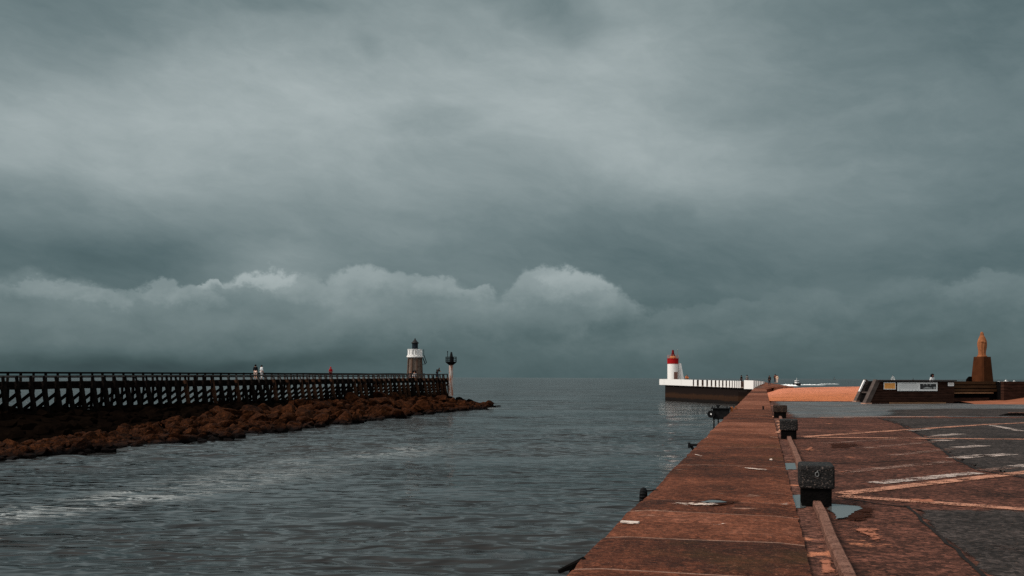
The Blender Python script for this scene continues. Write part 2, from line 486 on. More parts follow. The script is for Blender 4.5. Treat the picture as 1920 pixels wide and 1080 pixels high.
def attr_face(o, name, vals):
    a_ = o.data.attributes.new(name, 'FLOAT', 'FACE')
    a_.data.foreach_set('value', vals)

def build_promenade():
    joints = []
    for py in (1074, 1012, 962, 940, 903, 872, 838, 812, 792, 778, 767, 759, 752, 746, 741, 737, 733.5):
        joints.append(toq(G(1330 + (1080 - py) * 0.35, py, 0))[1])
    joints = [-14, -9, -4, 1.0, 5.0] + joints
    ss = []
    s = -18.0
    s_end = toq(G(1438.5, 729.6, 0))[1]
    while s < s_end:
        ss.append((s, 0))
        s += 0.25 if s < 25 else (0.6 if s < 60 else 2.0)
    allp = ss + [(j - 0.022, 1) for j in joints] + [(j + 0.022, 2) for j in joints]
    allp = sorted(p for p in allp if p[0] < s_end)
    # drop grid rows that fall into a joint
    rows = []
    for p in allp:
        if p[1] == 0 and any(abs(p[0] - j) < 0.06 for j in joints):
            continue
        rows.append(p)
    ncol = 9
    verts, faces, tint, jt = [], [], [], []
    tints = [random.uniform(0, 1) for _ in range(len(joints) + 2)]
    for (s, k) in rows:
        lj = mnoise.noise(Vector((s * 1.7, 3.1, 0))) * 0.035 + mnoise.noise(Vector((s * 0.35, 9.1, 0))) * 0.05
        rj = mnoise.noise(Vector((s * 1.9, 13.1, 0))) * 0.03 + mnoise.noise(Vector((s * 5.9, 1.1, 0))) * 0.015
        for c in range(ncol):
            f = c / (ncol - 1)
            w = WL + lj + (WR + rj - WL - lj) * f
            z = mnoise.noise(Vector((w * 0.9, s * 0.5, 0))) * 0.012
            if k:
                z -= 0.012
            if c in (0, ncol - 1):
                z -= 0.02
            verts.append((w, s, z))
    n = len(rows)
    for i in range(n - 1):
        sm = (rows[i][0] + rows[i + 1][0]) / 2
        isj = 1.0 if any(abs(sm - j) < 0.021 for j in joints) else 0.0
        seg = sum(1 for j in joints if j < sm)
        for c in range(ncol - 1):
            a_ = i * ncol + c
            faces.append((a_, a_ + 1, a_ + ncol + 1, a_ + ncol))
            tint.append(tints[seg])
            jt.append(isj)
    # the sides: sea wall on the left, edge to the gutter on the right
    base = len(verts)
    for i in range(n):
        l, r_ = verts[i * ncol], verts[i * ncol + ncol - 1]
        verts.append((l[0] + 0.05, l[1], -6.0))
        verts.append((r_[0], r_[1], -0.4))
    for i in range(n - 1):
        faces.append((i * ncol, (i + 1) * ncol, base + 2 * (i + 1), base + 2 * i)); tint.append(0.1); jt.append(0)
        faces.append((i * ncol + ncol - 1, base + 2 * i + 1, base + 2 * i + 3, (i + 1) * ncol + ncol - 1)); tint.append(0.1); jt.append(0)
    o = struct(obj('promenade', (verts, faces), M_prom, rotz=-TH))
    attr_face(o, 'tint', tint)
    attr_face(o, 'joint', jt)
    # head of the quay, rising towards the sea and turning right
    L = [fromq(WL, s_end), G(1413.5, 726.5, .15), G(1421, 722.5, .4), G(1434, 716.7, .82)]
    sL = toq(L[0])[1]
    L[0] = fromq(WL + 0.02, s_end, -0.01)
    Rr = [fromq(WR, s_end, -0.01), G(1449, 727.6, .10), G(1466, 726.2, .30), G(1488, 725.0, .55)]
    top = [G(1445, 716.4, .85), G(1461, 719.0, .75), G(1474, 722.0, .65)]
    bm = BM()
    rowsv = []
    for i in range(13):
        f = i / 12 * 3
        k = min(int(f), 2)
        u = f - k
        a_ = L[k].lerp(L[k + 1], u)
        b_ = Rr[k].lerp(Rr[k + 1], u)
        rowsv.append([bm.verts.new(a_.lerp(b_, j / 8)) for j in range(9)])
    for a_, b_ in zip(rowsv[:-1], rowsv[1:]):
        for j in range(8):
            bm.faces.new((a_[j], a_[j + 1], b_[j + 1], b_[j]))
    # side skirts
    for a_, b_ in zip(rowsv[:-1], rowsv[1:]):
        for col_ in (0, 8):
            p, q = a_[col_], b_[col_]
            bm.faces.new((p, q, bm.verts.new((q.co.x, q.co.y, -5)), bm.verts.new((p.co.x, p.co.y, -5))))
    lr = rowsv[-1]
    for j in range(8):
        p, q = lr[j], lr[j + 1]
        bm.faces.new((p, q, bm.verts.new((q.co.x, q.co.y, -5)), bm.verts.new((p.co.x, p.co.y, -5))))
    o = struct(obj('promenade_head', bm, M_prom))
    nf = len(o.data.polygons)
    attr_face(o, 'tint', [0.45] * nf)
    attr_face(o, 'joint', [0.0] * nf)
build_promenade()

# gutter strip, kerb
def strip(name, w0, w1, s0, s1, z, m_, step=0.5, jit=0.0):
    verts, faces = [], []
    s = s0
    i = 0
    while s <= s1 + 1e-6:
        j = mnoise.noise(Vector((s * 2.1, w0 * 5, 4))) * jit
        verts += [(w0 - 0.03, s, z), (w1 + j, s, z)]
        if i:
            k = 2 * i
            faces.append((k - 2, k - 1, k + 1, k))
        i += 1
        s += step
    return struct(obj(name, (verts, faces), m_, rotz=-TH))
strip('gutter', WR - 0.05, 0.66, -18, 75, GZ + 0.004, M_gut)

# asphalt car park, one sheet
bm = BM()
c = [fromq(0.60, -18), fromq(90, -18), fromq(90, 40), Vector((95, 79, 0)), G(1610, 752.5, GZ), G(1446, 752.5, GZ)]
vs = [bm.verts.new((v.x, v.y, GZ)) for v in c]
bm.faces.new(vs)
struct(obj('car_park', bm, M_asph_red))

def patch(name, pts, z, m_, jit=0.06, sub=8, kind='structure', soft=0):
    """flat sheet with an uneven outline, given by its corners in world metres"""
    out = []
    n = len(pts)
    for i in range(n):
        a_, b_ = pts[i], pts[(i + 1) % n]
        d = (b_ - a_)
        nrm = Vector((-d.y, d.x, 0))
        if nrm.length > 0:
            nrm.normalize()
        for k in range(sub):
            f = k / sub
            p = a_.lerp(b_, f)
            p = p + nrm * (mnoise.noise(Vector((p.x * 1.3, p.y * 1.3, z * 50))) * jit * 2 + mnoise.noise(Vector((p.x * 7, p.y * 7, z * 50))) * jit * .8)
            out.append(p)
    bm = BM()
    vs = [bm.verts.new((p.x, p.y, z)) for p in out]
    if not soft:
        f = bm.faces.new(vs)
        bmesh.ops.triangulate(bm, faces=[f])
        return struct(obj(name, bm, m_), kind)
    c_ = sum(out, Vector()) / len(out)
    nn = len(vs)
    inn = [bm.verts.new((lerp(p.x, c_.x, soft), lerp(p.y, c_.y, soft), z)) for p in out]
    for k in range(nn):
        bm.faces.new((vs[k], vs[(k + 1) % nn], inn[(k + 1) % nn], inn[k]))
    f = bm.faces.new(inn)
    bmesh.ops.triangulate(bm, faces=[f])
    o = struct(obj(name, bm, m_), kind)
    at = o.data.attributes.new('inside', 'FLOAT', 'POINT')
    at.data.foreach_set('value', [0.0] * nn + [1.0] * nn)
    return o
def gp(pts, z=GZ):
    return [G(x, y, z) for x, y in pts]
patch('damp_asphalt', gp([(1480, 783.5), (1560, 784), (1645, 783), (1780, 782), (2300, 781), (2300, 757), (1640, 753), (1446, 753)]), GZ + .004, M_asph_wet, .15, 40, soft=.06)
patch('grey_asphalt', gp([(1645, 783.6), (1690, 797), (1724, 815), (1760, 838), (1785, 858), (1836, 882), (1925, 897), (2300, 930), (2300, 782)]), GZ + .004, M_asph_grey, .12, 40, soft=.07)
patch('grey_asphalt', gp([(1700, 950), (1920, 956), (2300, 966), (2100, 1300), (1905, 1130), (1840, 1075), (1790, 1030), (1745, 992)]), GZ + .004, M_asph_grey, .07, 40, soft=.14)
patch('grey_asphalt', gp([(1640, 781), (1660, 768), (1760, 766), (2300, 766), (2300, 782)]), GZ + .008, M_asph_grey, .15, 8, soft=.15)

def seam(pts, width, z=GZ + .008):
    P = gp(pts)
    bm = BM()
    prev = None
    fine = []
    for a_, b_ in zip(P[:-1], P[1:]):
        n = max(3, int((b_ - a_).length / 0.35))
        fine += [a_.lerp(b_, k / n) for k in range(n)]
    fine.append(P[-1])
    for i, p in enumerate(fine):
        d = (fine[min(i + 1, len(fine) - 1)] - fine[max(i - 1, 0)]).normalized()
        nrm = Vector((-d.y, d.x, 0))
        off = mnoise.noise(Vector((p.x * 2, p.y * 2, 0))) * width * 1.2
        ww = width * (0.55 + 0.9 * abs(mnoise.noise(Vector((p.x * 3, p.y * 3, 5)))))
        a_ = bm.verts.new((p + nrm * (off + ww)).to_2d().to_3d() + Vector((0, 0, z)))
        b_ = bm.verts.new((p + nrm * (off - ww)).to_2d().to_3d() + Vector((0, 0, z)))
        if prev:
            bm.faces.new((prev[0], prev[1], b_, a_))
        prev = (a_, b_)
    return struct(obj('tar_seam', bm, M_seam))
seam([(1645, 783.6), (1690, 797), (1724, 815), (1760, 838), (1785, 858), (1836, 882), (1925, 897)], .06)
seam([(1700, 950), (1745, 992), (1790, 1030), (1840, 1075), (1905, 1130)], .035)
seam([(1556, 870), (1640, 867), (1765, 860), (1785, 862)], .03)
seam([(1575, 934), (1640, 944), (1700, 951)], .03)
seam([(1500, 761.5), (1600, 761), (1720, 760)], .12)

def paint_mat(name, c, keep, soft=0, sc=26):
    m_ = bpy.data.materials.new(name)
    m_.use_nodes = True
    nt = m_.node_tree
    b = NB(nt)
    p = nt.nodes['Principled BSDF']
    vec = b.n('ShaderNodeTexCoord').outputs['Object']
    n1 = b.noise(vec, sc, 6, 0.75)
    n0 = b.noise(vec, 2.6, 4, 0.6)
    t = b.m('ADD', b.m('MULTIPLY', n1, 0.62), b.m('MULTIPLY', n0, 0.38))
    if soft:
        e_ = b.n('ShaderNodeAttribute', attribute_name='inside').outputs['Fac']
        t = b.m('ADD', t, b.m('MULTIPLY', b.m('SUBTRACT', e_, 1.0), soft))
    al = b.mr(t, keep, keep + 0.07)
    n2 = b.noise(vec, 1.4, 3, 0.6)
    b.put(p.inputs['Base Color'], b.mix(n2, (c[0] * .75, c[1] * .7, c[2] * .68, 1), (*c, 1)))
    p.inputs['Roughness'].default_value = 0.8
    p.inputs['Specular IOR Level'].default_value = 0.03
    b.put(p.inputs['Alpha'], al)
    return m_
M_line = paint_mat('cream_road_paint', (.50, .25, .17), .455)
M_line2 = paint_mat('faded_white_road_paint', (.50, .42, .38), .47)
M_line3 = paint_mat('ghost_road_paint', (.26, .17, .14), .495)
def marking(name, a_, b_, width, m_=None, w2=None):
    p, q = G(*a_, GZ), G(*b_, GZ)
    d = (q - p).normalized()
    nrm = Vector((-d.y, d.x, 0))
    n = max(4, int((q - p).length / 0.3))
    bm = BM()
    prev = None
    for i in range(n + 1):
        c_ = p.lerp(q, i / n)
        ww = (width + ((w2 or width) - width) * i / n) / 2
        j = mnoise.noise(Vector((c_.x * 4, c_.y * 4, 2))) * 0.015
        a1 = bm.verts.new((c_.x + nrm.x * (ww + j), c_.y + nrm.y * (ww + j), GZ + .014))
        b1 = bm.verts.new((c_.x - nrm.x * (ww - j), c_.y - nrm.y * (ww - j), GZ + .014))
        if prev:
            bm.faces.new((prev[0], prev[1], b1, a1))
        prev = (a1, b1)
    return struct(obj(name, bm, m_ or M_line))
marking('parking_line', (1576, 927), (1945, 884), 0.32)
marking('parking_line', (1576, 931), (1945, 958), 0.32)
marking('parking_line', (1508, 819.5), (1855, 796), 0.35)
marking('parking_line', (1508, 820.5), (1945, 824.5), 0.37)
marking('parking_line', (1535, 783), (1775, 781.2), 0.41)
marking('parking_line', (1860, 796), (1925, 793), 0.32)
marking('parking_line', (1858, 797.5), (1916, 809), 0.29, M_line2)
marking('parking_line', (1640, 907), (1832, 887.5), 0.35, M_line2)
marking('parking_line', (1562, 888), (1785, 866), 0.32, M_line3)
marking('parking_line', (1670, 855), (1788, 842), 0.29, M_line3)
marking('parking_line', (1620, 841), (1760, 828), 0.29, M_line3)
marking('parking_line', (1545, 832), (1770, 818), 0.25, M_line3)
marking('parking_line', (1838, 884), (1900, 877), 0.32, M_line3)
for a_, b_ in (((1790, 840), (1845, 836)), ((1845, 856), (1895, 852)), ((1906, 876), (1950, 872)), ((1756, 818), (1800, 814)), ((1790, 860), (1850, 854)), ((1702, 808), (1740, 805)), ((1757, 827), (1780, 825.5))):
    marking('dash_marking', a_, b_, 0.41, M_line2)
marking('dash_marking', (1557, 760.2), (1580, 760), 0.45, M_line2)

# sandy crusts and puddles
M_sandpatch = paint_mat('blown_sand', (.36, .145, .09), .42, .26, 7)
def sandpatch(pts, z=GZ + .018, jit=.08):
    return patch('sand_drift', gp(pts), z, M_sandpatch, jit, 8, soft=.7)
sandpatch([(1590, 985), (1640, 988), (1662, 1010), (1668, 1030), (1640, 1022), (1600, 1004)])
sandpatch([(1690, 934), (1775, 936), (1762, 946), (1700, 943)])
sandpatch([(1560, 885), (1600, 883), (1580, 890)], jit=.04)
sandpatch([(1500, 845), (1525, 834), (1530, 842), (1515, 850)], jit=.05)
sandpatch([(1528, 1040), (1556, 1035), (1582, 1090), (1535, 1096)], jit=.02)
sandpatch([(1522, 1026), (1558, 1027), (1556, 1031), (1524, 1031)], jit=.01)

M_pud = bpy.data.materials.new('puddle_water')
M_pud.use_nodes = True
_b = NB(M_pud.node_tree)
_p = M_pud.node_tree.nodes['Principled BSDF']
_p.inputs['Base Color'].default_value = (.10, .108, .108, 1)
_p.inputs['Roughness'].default_value = 0.02
_p.inputs['IOR'].default_value = 2.3
_p.inputs['Specular IOR Level'].default_value = 0.9
_v = _b.n('ShaderNodeTexCoord').outputs['Object']
_e = _b.n('ShaderNodeAttribute', attribute_name='inside').outputs['Fac']
_b.put(_p.inputs['Alpha'], _b.mr(_b.m('ADD', _e, _b.m('MULTIPLY', _b.m('SUBTRACT', _b.noise(_v, 6, 6, .75), .5), 2.4)), .30, .38))
def puddle(pts, z, jit=.03):
    return patch('puddle', [G(x, y, z) for x, y in pts], z, M_pud, jit, 9, soft=.25)
M_damp = paint_mat('damp_stain', (.034, .012, .007), .43, .34, 7)
patch('damp_stain', gp([(1545, 936), (1600, 936), (1668, 948), (1690, 966), (1640, 980), (1600, 1000), (1570, 990), (1552, 962)]), GZ + .015, M_damp, .06, 9, soft=.6)
patch('damp_stain', gp([(1530, 830), (1600, 826), (1640, 834), (1600, 846), (1535, 846)]), GZ + .010, M_damp, .06, 9, soft=.6)
patch('damp_stain', [G(x, y, .016) for x, y in ((1290, 935), (1340, 929), (1420, 934), (1400, 950), (1310, 955))], .0145, M_damp, .06, 9, soft=.6)
puddle([(1552, 943), (1580, 945), (1612, 948), (1622, 953), (1600, 960), (1592, 970), (1575, 972), (1566, 974), (1556, 955)], GZ + .02, .05)
puddle([(1484, 928), (1504, 926), (1512, 953), (1490, 954)], GZ + .012, .01)
puddle([(1470, 868), (1496, 867), (1496, 880), (1474, 881)], GZ + .012, .015)
puddle([(1316, 941), (1333, 937.5), (1350, 938.5), (1360, 941), (1340, 942)], .017, .03)
M_crust = paint_mat('salt_crust', (.66, .55, .48), .41, .16, 12)
for pts in ([(1250, 943), (1330, 942), (1352, 946), (1300, 948)], [(1450, 943), (1484, 941), (1487, 948), (1462, 949)], [(1160, 979), (1196, 979), (1195, 984), (1165, 982)],
            [(1370, 873), (1445, 880), (1440, 883), (1385, 877)], [(1292, 850), (1316, 852), (1318, 856), (1300, 853)], [(1332, 984), (1368, 979), (1350, 986)], [(1440, 860), (1450, 857), (1449, 864), (1442, 863)]):
    patch('salt_crust', [G(x, y, .016) for x, y in pts], .0165, M_crust, .05, 8, soft=.8)

# ------------------------------------------------------------------ kerb and mooring blocks
def qthing(name, label, cat, w, s, z=0.0, group=None):
    return thing(name, label, cat, fromq(w, s, z), -TH, group)
BS = [14.55, 30.2, 46.0]
KW = 0.71
def kerb_piece(s0, s1, label):
    bm = BM()
    n = max(3, int((s1 - s0) / 0.35))
    sec = []
    for i in range(n + 1):
        s = s0 + (s1 - s0) * i / n
        o_ = mnoise.noise(Vector((s * 0.5, 2, 2))) * 0.03
        hz_ = 0.10 + mnoise.noise(Vector((s * 0.9, 6, 2))) * 0.012
        j1 = mnoise.noise(Vector((s * 4, 16, 2))) * 0.008
        pr = [(-.060 + o_, -.12), (-.056 + o_ + j1, hz_ - .015), (-.043 + o_, hz_), (.043 + o_, hz_), (.056 + o_ + j1, hz_ - .015), (.062 + o_, -.12)]
        sec.append([bm.verts.new((KW + x_, s, GZ + 0.0 + z_)) for x_, z_ in pr])
    for a_, b_ in zip(sec[:-1], sec[1:]):
        for k in range(5):
            bm.faces.new((a_[k], a_[k + 1], b_[k + 1], b_[k]))
    bm.faces.new(sec[0]); bm.faces.new(list(reversed(sec[-1])))
    o = obj('kerb_stone', bm, M_kerb, rotz=-TH)
    tag(o, label, 'kerb', 'kerb stones between gutter and car park')
kn = ['nearest kerb stone, running out of the bottom of the photo', 'pale kerb stone second from the bottom edge of the photo', 'kerb stone butting against the largest black mooring block']
kerb_piece(5.0, 8.9, kn[0]); kerb_piece(8.92, 11.35, kn[1]); kerb_piece(11.37, BS[0] - .42, kn[2])
kerb_piece(BS[0] + .42, 21.4, 'kerb stone just beyond the largest black mooring block')
kerb_piece(21.42, BS[1] - .42, 'crooked kerb stone leading up to the middle mooring block')
kerb_piece(BS[1] + .42, BS[2] - .42, 'narrow far kerb stone between middle and smallest mooring blocks')

M_block = mat('tarred_block', (.004, .004, .004), (.014, .013, .013), 0.62, 9, bump=.8, bscale=26, spec=.18, speck=(34, .61, (.15, .115, .10), .7))
M_under = mat('block_foot', (.003, .003, .003), (.007, .006, .006), 0.8, 9, bump=.5, bscale=30, spec=.0)
M_rusttop = mat('rust_brown_tarred_block', (.010, .008, .007), (.05, .032, .024), 0.7, 8, bump=.8, bscale=26, speck=(40, .64, (.20, .11, .07), .6))
def mooring_block(s, label, wid, m_, mark=False):
    t = qthing('mooring_block', label, 'mooring block', KW, s, GZ, 'black mooring blocks along the promenade kerb')
    bm = BM()
    box(bm, -wid / 2, wid / 2, -.36, .36, .25, .57, .032, 2)
    bmesh.ops.subdivide_edges(bm, edges=[e for e in bm.edges if e.calc_length() > 0.2], cuts=5, use_grid_fill=True)
    for v in bm.verts:
        v.co += v.normal * 0
        k = mnoise.noise(v.co * 9 + Vector((s, 0, 0))) * 0.006
        v.co += Vector((v.co.x, v.co.y, v.co.z - .4)).normalized() * k
    obj('cap', bm, m_, t, smooth=True)
    bm = BM()
    box(bm, -wid / 2 + .036, wid / 2 - .036, -.325, .325, -.05, .262, .02, 2)
    obj('foot', bm, M_under, t)
    if mark:
        bm = BM()
        for k in range(14):
            a0, a1 = 2 * math.pi * k / 14, 2 * math.pi * (k + 1) / 14
            tube(bm, (.024 * math.cos(a0), -.372, .455 + .03 * math.sin(a0)), (.024 * math.cos(a1), -.372, .455 + .03 * math.sin(a1)), .0042, 6)
        tube(bm, (0, -.365, .482), (.012, -.37, .505), .007, 6)
        obj('iron_ring', bm, M_steel, t)
mooring_block(BS[0], 'largest and nearest black tarred mooring block, with a small ring on its face', .465, M_block, True)
mooring_block(BS[1], 'middle one of the three black mooring blocks, sitting on the kerb', .50, M_block)
mooring_block(BS[2], 'smallest, farthest mooring block, brownish black, beside the damp grey asphalt', .60, M_rusttop)

# loose stones in the gutter by the middle block
M_stone = mat('pale_rubble', (.30, .14, .09), (.42, .22, .15), .85, 8, bump=.4)
for k, (px, py) in enumerate(((1459, 792), (1461, 798), (1463.5, 803), (1464, 809), (1458, 813), (1451, 783))):
    bm = BM()
    bmesh.ops.create_icosphere(bm, subdivisions=2, radius=.085)
    for v in bm.verts:
        v.co *= 1 + mnoise.noise(v.co * 14 + Vector((k * 3, 0, 0))) * .5
        v.co.z *= .55
    o = obj('loose_stone', bm, M_stone, loc=G(px, py, GZ) + Vector((0, 0, .03)))
    tag(o, 'pale broken stone lying in the gutter beyond the middle mooring block', 'stone', 'broken stones in the gutter')

# ------------------------------------------------------------------ water
def wave_height(X, Y, spacing, comps):
    Z = np.zeros_like(X)
    for (lam, th, amp, ph) in comps:
        k = 2 * math.pi / lam
        fade = np.clip((lam / spacing - 2.2) / 2.5, 0, 1)
        arg = k * (X * math.sin(th) + Y * math.cos(th)) + ph
        Z += amp * fade * (np.sin(arg) - 0.25 * np.cos(2 * arg))
    return Z
def build_water():
    comps = []
    for i in range(64):
        lam = 0.55 * (14 / 0.55) ** (i / 63)
        th = rng.normal(0.12, 0.42)
        amp = 0.0062 * lam ** 0.72 * rng.uniform(.5, 1.4)
        if lam > 2.5:
            amp *= .5
        comps.append((lam, th, amp, rng.uniform(0, 6.28)))
    rr = [9.0]
    while rr[-1] < 420:
        rr.append(rr[-1] * 1.0062)
    while rr[-1] < 26000:
        rr.append(rr[-1] * 1.03)
    rr = np.array(rr)
    th = np.concatenate([np.linspace(R(-85), R(-34), 60)[:-1], np.linspace(R(-34), R(30), 470)[:-1], np.linspace(R(30), R(85), 60)])
    RR, TT = np.meshgrid(rr, th, indexing='ij')
    X, Y = RR * np.sin(TT), RR * np.cos(TT)
    sp = np.maximum(RR * 0.0062, RR * R(64) / 470)
    # patches of rougher and smoother water
    lown = np.zeros_like(X)
    for i in range(10):
        lam = rng.uniform(14, 45)
        a_ = rng.normal(-1.2, 0.5)
        lown += np.sin(2 * math.pi / lam * (X * math.sin(a_) * .5 + Y * math.cos(a_) * 1.3 + X * .2) + rng.uniform(0, 6.28))
    env = 0.78 + 0.46 * np.clip(lown / 2.6, -1, 1)
    Z = WATER + wave_height(X, Y, sp, comps) * env
    n, m_ = X.shape
    co = np.stack([X, Y, Z], -1).reshape(-1, 3).astype(np.float32)
    idx = np.arange(n * m_).reshape(n, m_)
    q = np.stack([idx[:-1, :-1], idx[:-1, 1:], idx[1:, 1:], idx[1:, :-1]], -1).reshape(-1, 4)
    q = q[:, ::-1]
    me = bpy.data.meshes.new('water')
    me.vertices.add(len(co)); me.vertices.foreach_set('co', co.ravel())
    me.loops.add(q.size); me.loops.foreach_set('vertex_index', q.ravel().astype(np.int32))
    me.polygons.add(len(q))
    me.polygons.foreach_set('loop_start', np.arange(0, q.size, 4, dtype=np.int32))
    me.polygons.foreach_set('use_smooth', np.ones(len(q), dtype=bool))
    me.update(calc_edges=True)
    a_ = me.attributes.new('chop', 'FLOAT', 'POINT')
    a_.data.foreach_set('value', ((env - .32) / .92).ravel().astype(np.float32))
    mt = bpy.data.materials.new('sea_water')
    mt.use_nodes = True
    b = NB(mt.node_tree)
    p = mt.node_tree.nodes['Principled BSDF']
    pos = b.n('ShaderNodeNewGeometry').outputs['Position']
    chop = b.n('ShaderNodeAttribute', attribute_name='chop').outputs['Fac']
    v1 = b.n('ShaderNodeMapping', {'Vector': pos, 'Rotation': (0, 0, R(20)), 'Scale': (.6, 1.35, 1)}).outputs[0]
    n0 = b.noise(v1, .55, 2, .5)
    n1 = b.noise(v1, 1.25, 1, .4)
    n1b = b.noise(b.n('ShaderNodeMapping', {'Vector': pos, 'Rotation': (0, 0, R(-25)), 'Scale': (.7, 1.3, 1)}).outputs[0], 2.3, 0, .4)
    rd = b.m('SUBTRACT', 1.0, b.m('ABSOLUTE', b.m('MULTIPLY_ADD', n1, 2.0, -1.0)))
    n4 = b.noise(b.n('ShaderNodeMapping', {'Vector': pos, 'Rotation': (0, 0, R(-12)), 'Scale': (.045, .12, 1)}).outputs[0], 1.0, 4, .6)
    n5 = b.noise(b.n('ShaderNodeMapping', {'Vector': pos, 'Rotation': (0, 0, R(14)), 'Scale': (.012, .045, 1)}).outputs[0], 1.0, 4, .6)
    h = b.m('ADD', b.m('ADD', n1, b.m('ADD', b.m('MULTIPLY', rd, .35), b.m('MULTIPLY', n1b, .35))), b.m('MULTIPLY', n0, 1.3))
    yy = b.n('ShaderNodeVectorMath', {0: pos}, operation='LENGTH').outputs['Value']
    nfar = b.noise(b.n('ShaderNodeMapping', {'Vector': pos, 'Rotation': (0, 0, R(8)), 'Scale': (.16, .40, 1)}).outputs[0], 1.0, 3, .6)
    h = b.m('ADD', h, b.m('MULTIPLY', nfar, b.mr(yy, 35, 160, .6, 5.0)))
    patchy = b.mr(n4, .40, .60, .30, 1.15)
    bp = b.n('ShaderNodeBump', {'Strength': patchy, 'Distance': 0.37, 'Height': h})
    b.put(p.inputs['Normal'], bp.outputs[0])
    # silty water: slightly milky bands
    body = b.mix(b.mr(n5, .42, .6), (.005, .005, .005, 1), (.014, .0135, .013, 1))
    # foam: lacy streaks drifting off the bank at the left, and by the rocks' tip
    def region(cx, cy, rx_, ry_, rot):
        mp = b.n('ShaderNodeMapping', {'Vector': pos, 'Location': (cx, cy, WATER), 'Rotation': (0, 0, rot), 'Scale': (rx_, ry_, 5)}, vector_type='TEXTURE')
        g = b.n('ShaderNodeTexGradient', {0: mp.outputs[0]}, gradient_type='SPHERICAL').outputs['Fac']
        return b.mr(g, 0, .7, 0, 1, 'SMOOTHSTEP')
    p1, p2 = G(20, 965, WATER), G(230, 935, WATER)
    dv = (G(470, 902, WATER) - G(0, 962, WATER))
    rt = math.atan2(dv.y, dv.x)
    rg = b.m('MAXIMUM', region(G(60, 962, WATER).x, G(60, 962, WATER).y, 9, 2.3, rt), b.m('MULTIPLY', region(G(300, 925, WATER).x, G(300, 925, WATER).y, 16, 3.2, rt), .85))
    rg = b.m('MAXIMUM', rg, region(G(898, 766, WATER).x, G(898, 766, WATER).y, 7, 3.0, .3))
    rg = b.m('MAXIMUM', rg, b.m('MULTIPLY', region(G(640, 862, WATER).x, G(640, 862, WATER).y, 22, 4, rt + .1), .55))
    wv = b.n('ShaderNodeMapping', {'Vector': pos, 'Rotation': (0, 0, rt), 'Scale': (.55, 1.5, 1)}).outputs[0]
    wp = b.vm('ADD', wv, b.vm('SCALE', b.noise(wv, .8, 4, .6, out='Color')))
    vr = b.n('ShaderNodeTexNoise', {'Vector': wv, 'Scale': .75, 'Detail': 8, 'Roughness': .66, 'Distortion': 1.4}).outputs['Fac']
    ridge = b.m('SUBTRACT', 1.0, b.m('MULTIPLY', b.m('ABSOLUTE', b.m('SUBTRACT', vr, .5)), 22.0), clamp=True)
    blotch = b.mr(b.noise(wv, 1.6, 6, .7), .52, .68)
    foam = b.m('MULTIPLY', rg, b.m('ADD', b.m('MULTIPLY', ridge, b.mr(n0, .35, .6, .25, 1.0)), b.m('MULTIPLY', blotch, .06)), clamp=True)
    # whitecaps scattered far out
    wc = b.mr(b.noise(b.n('ShaderNodeMapping', {'Vector': pos, 'Scale': (.10, .32, 1)}).outputs[0], 1.0, 7, .7), .715, .75)
    foam = b.m('MAXIMUM', foam, b.m('MULTIPLY', wc, .5))
    col = b.mix(b.m('MULTIPLY', foam, .6), body, (.62, .66, .66, 1))
    b.put(p.inputs['Base Color'], col)
    b.put(p.inputs['Roughness'], b.m('ADD', b.mr(yy, 60, 260, .10, .17), b.m('MULTIPLY', foam, .6)))
    b.put(p.inputs['Specular IOR Level'], b.mr(yy, 60, 500, .5, .27))
    p.inputs['IOR'].default_value = 1.333
    me.materials.append(mt)
    o = bpy.data.objects.new('sea', me)
    COL.objects.link(o)
    struct(o)
build_water()

